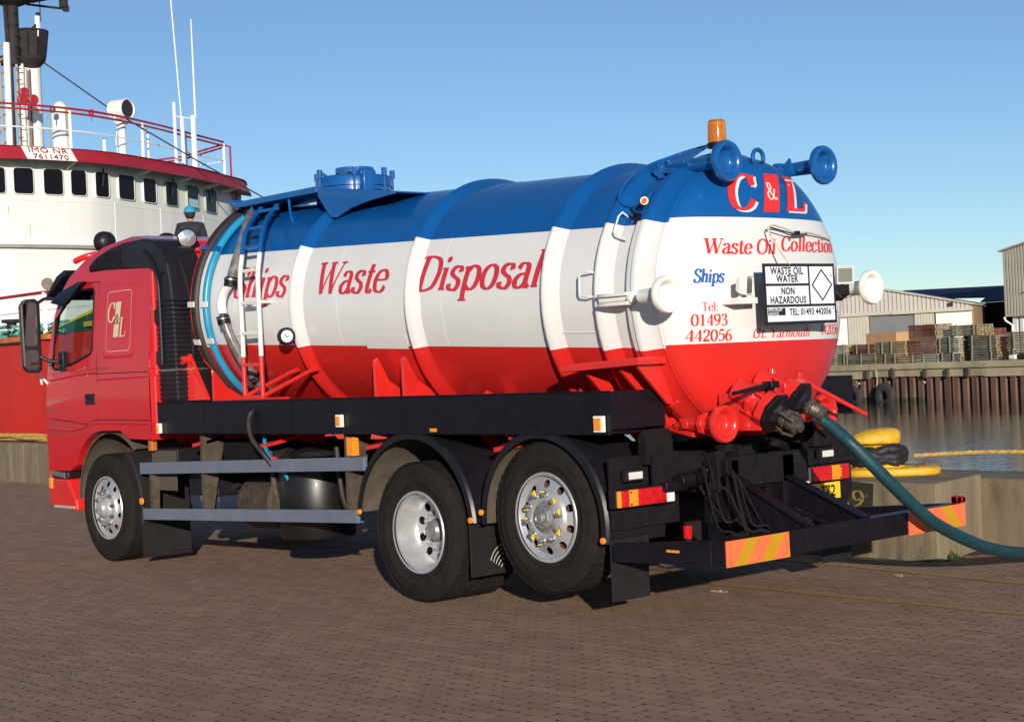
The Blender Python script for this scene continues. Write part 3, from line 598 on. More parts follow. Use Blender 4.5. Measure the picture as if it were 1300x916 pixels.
# ---- outlet valves and coupled hose
def valve(c, d, lever, lm, hose):
    c = Vector(c); d = Vector(d).normalized(); s_ = d.cross(Vector((0, 0, 1))).normalized(); u = s_.cross(d)
    mb = MB(); mb.cyl(c-d*.30, c+d*.02, .085, 20); mb.lathe(c-d*.16, d, [(0, .05), (0, .115), (.03, .115), (.03, .05)], 8, smooth=False)
    for a in range(4): A = R(45+90*a); o_ = c+(s_*math.cos(A)+u*math.sin(A))*.105; mb.cyl(o_-d*.18, o_+d*.03, .012, 8)
    vb = obj('outlet_valve', mb, RED, truck, origin=c, bevel=.004)
    mb = MB(); mb.lathe(c-d*.06, d, [(0, .06), (0, .135), (.055, .135), (.055, .06)], 8, smooth=False, x0=s_+u*.4); obj('valve_body', mb, RED, vb, bevel=.006)
    mb = MB(); mb.lathe(c+d*.0, d, [(0, .06), (0, .135), (.025, .14), (.03, .13), (.045, .085), (.07, .07), (.075, .055), (.11, .052), (.115, 1e-4)], 8, smooth=False, x0=s_+u*.4); obj('valve_flange', mb, BLACK, vb, bevel=.006)
    mb = MB()
    if hose: mb.lathe(c+d*.09, d, [(0, .045), (0, .054), (.02, .056), (.03, .046), (.04, .052), (.055, .045), (.06, .052), (.075, .045), (.08, .052), (.095, .046), (.10, .053), (.13, .052), (.135, .04)], 20)
    else:
        mb.lathe(c+d*.08, d, [(0, .045), (0, .056), (.03, .058), (.04, .048), (.06, .056), (.12, .056), (.125, .03), (.15, .028), (.15, .001)], 20)
        for a in range(3): A = R(120*a+30); q = c+(s_*math.cos(A)+u*math.sin(A))*.07; mb.tube([q+d*.06, q+d*.12+(s_*math.cos(A)+u*math.sin(A))*.02, q+d*.19], .011, 8)
    obj('coupling', mb, mat('tarnished_coupling', (.11, .09, .075), .5, metal=.5, var=.5, scale=40), vb)
    for (a, b2, ra, rb) in lever:
        mb = MB(); mb.cyl(a, b2, ra, 10, r2=rb); lv = obj('valve_lever', mb, lm, vb)
    return vb
valve((2.71, -.44, 1.325), (1, .12, -.55), [((2.7, -.43, 1.50), (2.8, -.92, 1.462), .018, .012)], BLACK, False)
valve((2.67, -.15, 1.385), (1, .22, -.55), [((2.6, -.06, 1.53), (2.85, .345, 1.263), .018, .012)], RED, True)
mb = MB(); mb.cyl((2.66, -.43, 1.42), (2.70, -.43, 1.51), .028, 8); mb.box(2.66, 2.74, -.48, -.40, 1.475, 1.52); obj('valve_spindle', mb, BLACK, truck, bevel=.006)
mb = MB()
for dx in (0, .09): mb.cyl((2.50+dx, -.16-.02, 1.42), (2.50+dx, -.16-.02, 1.60-dx), .028, 8)
mb.box(2.40, 2.66, -.25, .02, 1.43, 1.50); mb.cyl((2.56, -.02, 1.40), (2.60, -.02, 1.56), .022, 8); obj('valve_linkage', mb, RED, truck, bevel=.005)
mb = MB(); mb.beam((2.34, -.52, 1.33), (2.66, -.50, 1.33), .03, .24); mb.beam((2.3, -.62, 1.24), (2.66, -.3, 1.20), .03, .02); obj('valve_gusset', mb, RED, truck, bevel=.003)
hp = [(2.79, -.115, 1.275), (2.86, -.08, 1.224), (2.94, -.06, 1.155), (3.02, -.03, 1.075), (3.10, .103, .913), (3.13, .33, .728), (3.12, .655, .532), (3.04, 1.214, .337), (2.91, 1.75, .215), (2.76, 2.319, .124), (2.72, 2.7, .07), (2.80, 3.0, .052), (3.3, 3.02, .05), (4.6, 2.7, .05), (7, 2.5, .05)]
pts = cat_rom(hp, 14)
mb = MB(); mb.tube(pts, .042, 18); hz = obj('suction_hose', mb, HOSET); tag(hz, 'thick teal suction hose running from the tank valve down over the right marker board', 'hose')
mb = MB(); cat2 = [Vector(p) for p in pts]; hel = []; up = Vector((0, 0, 1)); acc = 0
for i in range(len(cat2)-1):
    a, b_ = cat2[i], cat2[i+1]; t_ = (b_-a).normalized(); s_ = t_.cross(Vector((.3, .2, 1))).normalized(); u = s_.cross(t_); l = (b_-a).length; n = max(2, int(l/.0018))
    if acc > 3.6: break
    for j in range(n): A = acc/.024*2*math.pi; hel.append(a.lerp(b_, j/n)+(s_*math.cos(A)+u*math.sin(A))*.0413); acc += l/n
mb.tube(hel, .0026, 4); obj('wire_helix', mb, HOSET, hz)

# ---- platform, manhole, ladder
mb = MB(); mb.box(-3.30, -1.98, -.60, -.15, 3.235, 3.275); mb.box(-3.30, -1.99, -.615, -.601, 3.23, 3.283); mb.box(-3.34, -3.29, -.63, -.1, 3.262, 3.305)
obj('catwalk', mb, BLUE, truck, bevel=.004)
for x_ in np.arange(-3.2, -2.05, .11): mb = MB(); mb.box(x_, x_+.03, -.58, -.17, 3.2755, 3.29); obj('tread_bar', mb, BLUE, truck)
for x_ in (-3.05, -2.45): mb = MB(); mb.tube([(x_, -.58, 3.24), (x_+.01, -.58, 3.12), (x_, -.55, 3.02)], .012, 6); obj('catwalk_stay', mb, BLUE, truck)
for x_ in (-2.9, -2.3): mb = MB(); mb.cyl((x_, -.4, 3.275), (x_, -.4, 3.315), .02, 10); obj('catwalk_bolt', mb, BLUE, truck)
mb = MB(); mb.prism([(-1.985, -.60, 3.275), (-1.985, -.60, 3.20), (-1.79, -.615, 3.00), (-1.70, -.615, 2.99), (-1.5, -.61, 3.05), (-1.25, -.60, 3.085), (-.92, -.60, 3.105), (-.92, -.60, 3.125)], (0, .02, 0)); tray_ = obj('spill_tray', mb, BLUE, truck, bevel=.003)
mb = MB(); mb.prism([(-1.983, -.575, 3.27), (-1.983, -.575, 3.19), (-1.983, .45, 3.19), (-1.983, .45, 3.27)], (.015, 0, 0)); obj('tray_front', mb, BLUE, tray_)
mb = MB(); mb.prism([(-1.97, -.58, 3.19), (-.92, -.58, 3.115), (-.92, .45, 3.115), (-1.97, .45, 3.19)], (0, 0, .012)); obj('tray_floor', mb, BLUE, tray_)
mc = (-2.31, .02, 3.085)
mb = MB(); mb.lathe(mc, (0, 0, 1), [(0, 0.31), (.20, 0.31), (.20, 0.331), (.235, 0.331)], 48); mh = obj('manhole', mb, BLUE, truck, origin=mc, ang=40)
mb = MB(); mb.lathe(mc, (0, 0, 1), [(.24, 0.31), (.24, 0.34), (.31, 0.34), (.33, 0.327), (.345, 0.258), (.35, 1e-4)], 48); obj('manhole_lid', mb, BLUE, mh, ang=40)
mb = MB(); mb.lathe((mc[0]+.02, mc[1], mc[2]+.34), (0, 0, 1), [(0, .06), (.03, .06), (.03, .17), (.075, .17), (.078, 1e-4)], 40); obj('breather_cap', mb, BLUE, mh, ang=40)
for a in (-150, -95, -35, 15, 60, 120, 170, 215):
    c = Vector(mc)+Vector((math.cos(R(a))*.345, math.sin(R(a))*.345, .1)); mb = MB()
    mb.cyl(c, c+Vector((0, 0, .24)), .012, 8); mb.cyl(c+Vector((0, 0, .22)), c+Vector((0, 0, .29)), .025, 8); mb.beam(c+Vector((0, 0, .10)), c+Vector((-math.cos(R(a))*.05, -math.sin(R(a))*.05, .10)), .04, .03)
    obj('swing_bolt', mb, BLUE, mh)
mb = MB(); c = Vector(mc); mb.box(c.x+.23, c.x+.36, c.y-.15, c.y-.05, c.z+.12, c.z+.36); mb.cyl(c+Vector((.30, -.16, .34)), c+Vector((.30, -.0, .34)), .035, 10); obj('hinge', mb, BLUE, mh, bevel=.006)
mb = MB(); mb.beam(c+Vector((-.26, -.2, .42)), c+Vector((-.16, -.15, .34)), .02, .025); obj('lid_lever', mb, BLUE, mh)
lad = None
for x_, xt in ((-2.54, -3.05), (-2.26, -2.79)):
    top = [(xt, -.34, 3.30), (xt+.06, -.45, 3.27), (xt+.18, -.68, 3.10), (x_-.10, -.92, 2.93), (x_, -1.03, 2.70), (x_, -1.055, 2.5), (x_, -1.055, 1.95), (x_, -1.055, 1.52)]
    pts = cat_rom(top, 6); mb = MB()
    segs = [MB(), MB(), MB()]; P1 = [p for p in pts if p[2] > 2.755]; P2 = [p for p in pts if 1.885 < p[2] <= 2.755]; P3 = [p for p in pts if p[2] <= 1.885]
    P1.append(P2[0]); P2.append(P3[0])
    mb.tube(P1, .021, 12, 2); mb.tube(P2, .021, 12, 1); mb.tube(P3, .021, 12, 0)
    r_ = obj('ladder_rail', mb, BANDS, truck)
for z, mi in ((3.16, 2), (2.98, 2), (2.80, 2), (2.60, 1), (2.325, 1), (2.07, 1), (1.80, 0), (1.53, 0)):
    yy = -1.055 if z < 2.6 else (-1.04 if z < 2.7 else (-1.0 if z < 2.85 else (-.85 if z < 3.05 else -.6)))
    xo = 0 if z < 2.7 else (-.02 if z < 2.85 else (-.17 if z < 3.05 else -.34))
    mb = MB(); mb.box(-2.54+xo, -2.26+xo, yy-.016, yy+.016, z-.014, z+.014); obj('ladder_rung', mb, BANDS[mi], truck, bevel=.003)
for x_ in (-2.54, -2.26):
    mb = MB(); mb.tube([(x_, -1.055, 1.53), (x_+.42, -.86, 1.72), (x_+.5, -.84, 1.74)], .019, 10); obj('ladder_stay', mb, RED, truck)
    mb = MB(); mb.tube([(x_, -1.05, 2.325), (x_, -.93, 2.325)], .014, 8); obj('ladder_stay', mb, WHITE, truck)
mb = MB(); mb.box(-2.62, -1.95, -1.08, -1.0, 1.50, 1.52); obj('ladder_foot', mb, RED, truck)
# hoses at the front end
mb = MB(); mb.tube([TK(-3.395, .985, a) for a in range(76, -76, -4)], .052, 14); obj('black_hose', mb, HOSEK, truck)
mb = MB(); mb.tube(cat_rom([TK(-3.30, .965, 66)]+[TK(-3.25, .975, a) for a in range(60, -50, -8)]+[TK(-3.3, .96, -58), TK(-3.40, .92, -68)], 5), .034, 14); obj('blue_hose', mb, HOSEB, truck)
for a in (32, 2, -17):
    mi = bandmat(a)
    for s_ in (-3.41, -3.235):
        mb = MB(); mb.beam(TK(s_-.06, 1.03 if s_ < -3.3 else 1.005, a), TK(s_+.05, 1.035 if s_ < -3.3 else 1.0, a), .05, .012, up=tuple((TK(0, 1, a)-TK(0, 0, a)))); obj('hose_clip', mb, BANDS[mi], truck)
pts = [TK(-3.17, 1.01, 61), TK(-3.02, 1.01, 51), TK(-2.87, 1.005, 39), TK(-2.80, 1.005, 26), TK(-2.79, 1.02, 12)]
mb = MB(); mb.tube(cat_rom(pts, 6), .047, 14); obj('flexible_pipe', mb, FLEXW, truck)
pts = [TK(-2.80, 1.03, 11), TK(-2.87, 1.03, 7), TK(-2.90, 1.03, 2), TK(-2.89, 1.03, -3)]
mb = MB(); mb.tube(cat_rom(pts, 6), .041, 14); obj('pipe_elbow', mb, WPLAIN, truck)
pts = [TK(-2.89, 1.03, -5), TK(-2.84, 1.02, -16), TK(-2.80, 1.01, -28), TK(-2.80, 1.0, -38), TK(-2.84, .98, -46)]
mb = MB(); mb.tube(cat_rom(pts, 6), .046, 14); obj('flexible_pipe', mb, FLEXW, truck)
for s_, r, a, b2 in ((-3.15, 1.01, 60, 56), (-2.79, 1.02, 14.5, 10), (-2.89, 1.03, -4, -8), (-2.80, 1.0, -37, -40)):
    mb = MB(); mb.cyl(TK(s_, r, a), TK(s_+.01, r, b2), .058, 16); cc = obj('pipe_clamp', mb, BLACK, truck)
    mb = MB(); mb.cyl(TK(s_, r, a-.8), TK(s_, r, a-1.4), .061, 16); obj('clamp_band', mb, STEEL, cc)
mb = MB(); mb.lathe(TK(-2.83, .99, -43), TK(-2.85, .97, -50)-TK(-2.83, .99, -43), [(0, .03), (0, .052), (.03, .052), (.04, .04), (.08, .055), (.12, .05), (.12, .001)], 16); obj('camlock', mb, STEEL, truck)
# gauge
gc = Vector((-1.90, -1.03, 2.02)); mb = MB(); d = Vector((.95, -.30, 0)); mb.lathe(gc, d, [(-.06, 1e-4), (-.06, .066), (-.04, .072), (.01, .072), (.016, .066), (.016, .052), (.006, .050)], 28); ga = obj('gauge', mb, BLACK, truck, origin=gc)
mb = MB(); mb.lathe(gc, d, [(.007, .052), (.008, 1e-4)], 28); obj('gauge_face', mb, mat('gauge_face', (.75, .75, .74), .3), ga)
mb = MB(); s_ = d.cross(Vector((0, 0, 1))); mb.tube([gc+d*.011+s_*.02+Vector((0, 0, .02)), gc+d*.011-Vector((0, 0, .01)), gc+d*.011-s_*.022+Vector((0, 0, .005))], .004, 5); obj('gauge_needle', mb, INK, ga)
mb = MB(); mb.tube([gc-d*.05, TK(-1.95, .93, -12)], .02, 8); mb.tube([gc+Vector((-.02, 0, -.06)), TK(-1.98, .97, -17), TK(-1.9, .96, -22)], .008, 6); obj('gauge_pipe', mb, RED, ga)
# folding step on the flank
mb = MB(); mb.prism([(1.48, -1.12, 1.632), (2.20, -1.12, 1.662), (2.20, -.86, 1.662), (1.48, -.86, 1.632)], (0, 0, .042)); st_ = obj('side_step', mb, RED, truck, bevel=.003)
mb = MB()
for x_ in np.arange(1.55, 2.15, .085): mb.box(x_, x_+.02, -1.08, -.9, 1.70+(x_-1.8)*.04-.018, 1.70+(x_-1.8)*.04-.004)
obj('step_tread', mb, RED, st_)
for x_ in (1.62, 1.95, 2.12):
    mb = MB(); mb.prism([(x_, -1.08, 1.66), (x_, -.86, 1.66), (x_, -.75, 1.40), (x_, -.80, 1.40)], (.022, 0, 0)); obj('step_bracket', mb, RED, st_)
# saddle gussets
for s_ in (-.86, -.50, -3.28, .3, 1.3, 1.85):
    big = s_ < -3
    poly = [(s_, -.90, 1.80) if not big else (s_-.1, -.96, 1.87), (s_, -.935, 1.78), (s_+.07, -.98, 1.24), (s_+.07, -.46, 1.24), (s_, -.60, 1.50), (s_, -.80, 1.62)]
    if s_ in (.3, 1.3, 1.85): poly = [(s_, -.78, 1.52), (s_, -.94, 1.24), (s_, -.46, 1.24), (s_, -.6, 1.42)]
    mb = MB(); mb.prism(poly, (.03, 0, 0)); obj('saddle_gusset', mb, RED, truck, bevel=.003)
mb = MB(); mb.box(-3.3, 1.95, -.62, .62, 1.19, 1.30); obj('sub_frame', mb, RED, truck)
for s_ in (-3.3, -2.2, -.7, .8):
    mb = MB(); mb.prism([(s_, -1.15, 1.10), (s_+.25, -1.15, 1.13), (s_+.25, -.4, 1.28), (s_, -.4, 1.28)], (0, 0, .03)); mb.prism([(s_, -1.1, 1.22), (s_, -.5, 1.22), (s_, -.5, 1.08)], (.02, 0, 0)); obj('outrigger', mb, RED, truck)
# big red brackets by the cab
mb = MB(); mb.prism([(-3.62, -1.06, 1.51), (-3.55, -1.03, 1.92), (-3.50, -1.03, 1.93), (-3.28, -.98, 1.51)], (0, .03, 0)); br = obj('tank_bracket', mb, RED, truck, bevel=.003)
mb = MB(); mb.tube([(-4.3, -1.12, 1.48), (-3.95, -1.1, 1.49), (-3.82, -1.08, 1.52), (-3.54, -1.07, 1.86), (-3.53, -1.06, 1.90)], .024, 10); mb.cyl((-3.53, -1.09, 1.88), (-3.53, -1.02, 1.88), .035, 12); obj('stay_tube', mb, RED, br)

# ---- side trays
for sgn in (-1, 1):
    mb = MB(); ya, yb = sorted((sgn*1.25, sgn*.76))
    mb.box(-3.71, 2.065, ya, ya+.006, 1.235, 1.50) if sgn < 0 else mb.box(-3.71, 2.065, yb-.006, yb, 1.235, 1.50)
    mb.box(-3.71, 2.065, ya+.007, yb-.007, 1.235, 1.243); mb.box(2.066, 2.072, ya, yb, 1.262 if sgn < 0 else 1.31, 1.502); mb.box(-3.716, -3.711, ya, yb, 1.235, 1.50)
    mb.box(-3.71, 2.065, *((yb-.006, yb) if sgn < 0 else (ya, ya+.006)), 1.243, 1.40)
    tr = obj('hose_tray', mb, BLACK, truck, origin=(0, sgn, 1.3))
    for z in (1.503, 1.232):
        mb = MB(); yy = -1.253 if sgn < 0 else 1.253; mb.tube([(-3.71, yy, z), (2.068, yy, z)], .006, 6); obj('tray_lip', mb, BLACK, tr)
    for x_ in (-2.9, -1.55, -.1, 1.05):
        mb = MB(); mb.box(x_, x_+.004, (-1.2525 if sgn < 0 else 1.25), (-1.25 if sgn < 0 else 1.2525), 1.24, 1.498); obj('tray_seam', mb, CHAS, tr)
def marker(x, y, z, w_=.075, h=.06):
    mb = MB(); mb.box(x-w_/2, x+w_/2, y-.03, y, z-h, z+h); m_ = obj('side_marker_lamp', mb, WPLAIN, truck, bevel=.004)
    mb = MB(); mb.box(x-w_/2+.012, x+w_/2-.012, y-.040, y-.031, z-h+.014, z+h-.014); obj('marker_lens', mb, AMBER, m_, bevel=.003)
marker(-3.66, -1.255, 1.275, .06, .045); marker(-.86, -1.255, 1.33, .075, .048); marker(1.98, -1.255, 1.298, .085, .052)
mb = MB(); mb.box(-.89, -.80, -1.20, -1.14, 1.055, 1.20); mk = obj('side_marker_lamp', mb, AMBER, truck, bevel=.006)
mb = MB(); mb.box(.24, .34, -1.27, -1.20, 1.245, 1.275); obj('side_marker_lamp', mb, BLACK, truck); mb = MB(); mb.box(.255, .325, -1.277, -1.271, 1.248, 1.272); obj('marker_lens', mb, AMBER, truck)
# hose end hanging out of the tray
mb = MB(); mb.tube(cat_rom([(-2.13, -1.20, 1.42), (-2.11, -1.275, 1.40), (-2.13, -1.29, 1.30), (-2.08, -1.29, 1.18), (-1.98, -1.25, 1.06), (-1.92, -1.2, .95)], 6), .022, 10); obj('loose_strap', mb, HOSEK, truck)
mb = MB(); mb.tube(cat_rom([(-2.2, -1.1, 1.2), (-2.12, -1.14, 1.1), (-2.0, -1.16, 1.0), (-1.9, -1.1, .88), (-1.9, -1.0, .7)], 6), .017, 8); obj('blue_hose', mb, HOSEB, truck)
mb = MB(); mb.cyl((-1.93, -1.19, 1.03), (-1.915, -1.18, .98), .026, 10); obj('red_coupling', mb, RED, truck)

# ---- chassis
for y in (-.43, .43):
    mb = MB(); mb.box(-6.0, 2.25, y-.04, y+.04, .80, 1.07); obj('frame_rail', mb, CHAS, truck, bevel=.006)
for x_ in (-3.6, -2.6, -1.2, .65, 2.2):
    mb = MB(); mb.box(x_, x_+.1, -.39, .39, .83, 1.03); obj('cross_member', mb, CHAS, truck)
for x_, zz in ((-4.85, .50), (0, .50), (1.37, .67)):
    mb = MB(); mb.cyl((x_, -.95, zz), (x_, .95, zz), .075, 14)
    if x_ == 0: mb.lathe((0, 0, zz), (0, 1, 0), [(-.3, .08), (-.2, .19), (0, .24), (.2, .19), (.3, .08)], 24)
    obj('axle', mb, CHAS, truck)
    for y in (-.62, .62):
        if x_ < 0: mb = MB(); mb.tube([(x_-.75, y*.75, .78), (x_, y*.75, zz+.12), (x_+.75, y*.75, .78)], .035, 6); obj('leaf_spring', mb, CHAS, truck)
    for y in (-.5, .5):
        mb = MB(); mb.lathe((x_+.28, y, .66), (0, 0, 1), [(0, 1e-4), (0, .12), (.06, .14), (.12, .12), (.18, .14), (.26, .12), (.26, 1e-4)], 20); obj('air_bellows', mb, CHAS, truck)
mb = MB(); mb.lathe((-1.93, -.78, .34), (0, 0, 1), [(0, 1e-4), (0, .30), (.02, .315), (.55, .315), (.60, .29), (.62, 1e-4)], 36); obj('vacuum_tank', mb, mat('gloss_black', (.007, .006, .006), .4, coat=.1, var=.3, scale=10), truck, ang=50)
mb = MB(); mb.box(-3.62, -3.13, -1.02, -.55, .66, .98); bx_ = obj('battery_box', mb, PLASB, truck, bevel=.015)
for k in range(4): mb = MB(); mb.box(-3.60, -3.15, -1.028, -1.021, .70+.07*k, .73+.07*k); obj('box_rib', mb, PLASB, bx_)
for k in range(2): mb = MB(); mb.lathe((-3.55+.28*k, -1.0, .62), (0, 1, 0), [(0, 1e-4), (0, .09), (.02, .11), (.45, .11), (.47, .09), (.47, 1e-4)], 20); obj('air_tank', mb, mat('air_tank_blue', (.02, .03, .06), .35, coat=.4), truck)
mb = MB(); mb.lathe((-2.9, -.75, .60), (1, 0, 0), [(0, 1e-4), (0, .2), (.03, .23), (.5, .23), (.53, .2), (.53, 1e-4)], 24); obj('silencer', mb, mat('scorched_metal', (.05, .035, .026), .8, var=.5, scale=20), truck)
mb = MB(); mb.box(-3.05, -2.2, -1.0, -.5, .90, 1.16); obj('pump_housing', mb, CHAS, truck, bevel=.03)
mb = MB(); mb.lathe((-1.9, -.8, 1.0), (0, 0, 1), [(0, .1), (.02, .22), (.06, .2), (.1, .05), (.12, 1e-4)], 20); obj('tank_cap', mb, CHAS, truck)
for k in range(9):
    x_ = rnd.uniform(-3.6, -1.2); mb = MB(); y = rnd.uniform(-1.0, -.55)
    mb.tube(cat_rom([(x_, y, rnd.uniform(.9, 1.15)), (x_+.15, y-.05, rnd.uniform(.6, .9)), (x_+.3, y, rnd.uniform(.45, .7)), (x_+.5, y+.05, rnd.uniform(.6, 1.0))], 5), rnd.choice((.012, .018, .024)), 7)
    obj('air_line', mb, rnd.choice((HOSEK, CHAS, CHAS, TANW)), truck)
for k in range(8):
    y = rnd.uniform(-.9, -.5); mb = MB(); x_ = rnd.uniform(2.1, 2.5)
    mb.tube(cat_rom([(x_, y, rnd.uniform(.85, 1.0)), (x_+.05, y+.05, rnd.uniform(.6, .85)), (x_+.12, y+.12, rnd.uniform(.55, .65)), (x_+.15, y+.16, rnd.uniform(.50, .60))], 5), rnd.choice((.007, .009, .012)), 7)
    obj('air_line', mb, rnd.choice((CHAS, BLACK)), truck)
for x_, z0_, z1_ in ((-4.03, .44, .93), (-3.10, .45, 1.24), (-.93, .55, 1.24)):
    mb = MB(); mb.prism([(x_, -1.19, z1_), (x_, -1.19, z0_), (x_, -1.13, z0_), (x_, -.95 if z1_ > 1 else -1.1, z1_)], (.05, 0, 0)); obj('guard_post', mb, TANW, truck, bevel=.003)
def guard(pts, h):
    (xa, za), (xb, zb) = pts; mb = MB(); mb.prism([(xa, -1.225, za), (xb, -1.225, zb), (xb, -1.225, zb+h), (xa, -1.225, za+h)], (0, .035, 0))
    mb.prism([(xa, -1.185, za), (xb, -1.185, zb), (xb, -1.185, zb+.012), (xa, -1.185, za+.012)], (0, .03, 0)); return obj('side_guard_bar', mb, GREYBAR, truck, bevel=.004)
guard(((-4.14, .850), (-.635, .948)), .105); guard(((-4.115, .432), (-.755, .545)), .102)
# ---- mudguards and flaps
def mudguard(cx, cz, r, a0, a1, y0, y1, mat_=GUARDM, lip=.045):
    mb = MB(); n = 28; sg_ = -1 if y0 < 0 else 1; pr = [(y0, r-lip, 1), (y0, r, 1), (y0-sg_*.02, r+.014, 0), (y1, r+.014, 0), (y1, r, 0), (y0-sg_*.025, r-.004, 0), (y0-sg_*.01, r-lip, 1)]
    m = len(pr)
    for i in range(n+1):
        A = R(a0+(a1-a0)*i/n)
        for y, rr, q in pr: mb.v.append((cx+rr*math.cos(A), y, cz+rr*math.sin(A)))
    for i in range(n):
        for k in range(m): mb.f.append((i*m+k, i*m+(k+1) % m, (i+1)*m+(k+1) % m, (i+1)*m+k)); mb.m.append(1 if k == 4 else 0); mb.sm.append(True)
    for i in (0, n): mb.f.append(tuple(i*m+k for k in range(m))); mb.m.append(0); mb.sm.append(False)
    return obj('mudguard', mb, [mat_, mat('guard_dust', (.085, .066, .05), .9, var=.3, scale=6)], truck, origin=(cx, y0, cz), ang=30)
for sg_ in (-1, 1):
    g1 = mudguard(-.02, .55, .69, 173, 5, sg_*1.255, sg_*.62); g2 = mudguard(1.37, .64, .61, 183, -10, sg_*1.255, sg_*.72)
    for x_, z in ((-.665, .64), (.645, .63), (.765, .69), (1.955, .555)):
        mb = MB(); mb.lathe((x_, sg_*1.257, z), (0, sg_, 0), [(0, .022), (.012, .02), (.014, 1e-4)], 16); obj('reflector_stud', mb, AMBER, truck)
    mb = MB(); ya, yb = sorted((sg_*1.24, sg_*.90)); mb.box(.595, .607, ya, yb, .225, .62); fl = obj('mud_flap', mb, FLAP, truck, bevel=.003)
    mb = MB()
    for k in range(5):
        rr = .035+.026*k; mb.tube([(.609, -.935-.0*k-rr*math.cos(R(a)), .25+rr*1.3*math.sin(R(a))) for a in range(25, 95, 10)], .0028, 5)
    if sg_ < 0: obj('fan_emblem', mb, mat('emblem_white', (.5, .48, .42), .6), fl)
    mb = MB(); mb.box(1.99, 2.002, ya-.005*0, yb-(.0), .165, .56); mb.box(2.003, 2.012, ya, yb, .47, .56); obj('mud_flap', mb, FLAP, truck, bevel=.003)
    mb = MB(); mb.box(2.0, 2.03, ya-.0, sg_*.62 if sg_ < 0 else yb, .62, 1.08) if sg_ < 0 else mb.box(2.0, 2.03, .62, yb, .62, 1.08); obj('rear_panel', mb, CHAS, truck, bevel=.004)
    mb = MB(); mb.prism([(2.03, sg_*.98, 1.02), (2.10, sg_*.98, 1.02), (2.10, sg_*.98, 1.18), (2.07, sg_*.98, 1.24), (2.03, sg_*.98, 1.20)], (0, -sg_*.25, 0)); obj('bracket', mb, CHAS, truck)
# front wheel surrounds
for sg_ in (-1, 1):
    mb = MB(); ya, yb = sorted((sg_*1.19, sg_*.69)); mb.box(-4.21, -4.198, ya, yb, .10, .46); mb.box(-4.212, -4.19, ya-.004, yb+.004, .07, .10); obj('mud_flap', mb, FLAP, truck, bevel=.003)
    mudguard(-4.85, .52, .66, 52, -12, sg_*1.20, sg_*.70, FLAP, .12); mudguard(-4.85, .53, .71, 185, 50, sg_*1.14, sg_*.66, mat('arch_liner', (.075, .06, .05), .9, var=.3, scale=9), .02)
    mb = MB(); mb.lathe((-4.13, sg_*1.22, .60), (0, sg_, 0), [(0, .033), (.015, .03), (.017, 1e-4)], 18); obj('reflector_stud', mb, AMBER, truck)
rb = MB(); rb.box(-4.12, -3.66, -1.1, -.75, .92, 1.08); rbo = obj('ribbed_cover', rb, PLASB, truck, bevel=.01)
for k in range(15): mb = MB(); x_ = -4.11+k*.03; mb.box(x_, x_+.014, -1.112, -1.101, .70, 1.06); obj('rib', mb, mat('rib_dust', (.07, .055, .045), .8), rbo)
mb = MB(); mb.box(-4.05, -3.98, -1.18, -1.12, 1.06, 1.16); obj('side_marker_lamp', mb, mat('amber_dull', (.45, .13, .02), .4), truck, bevel=.01)

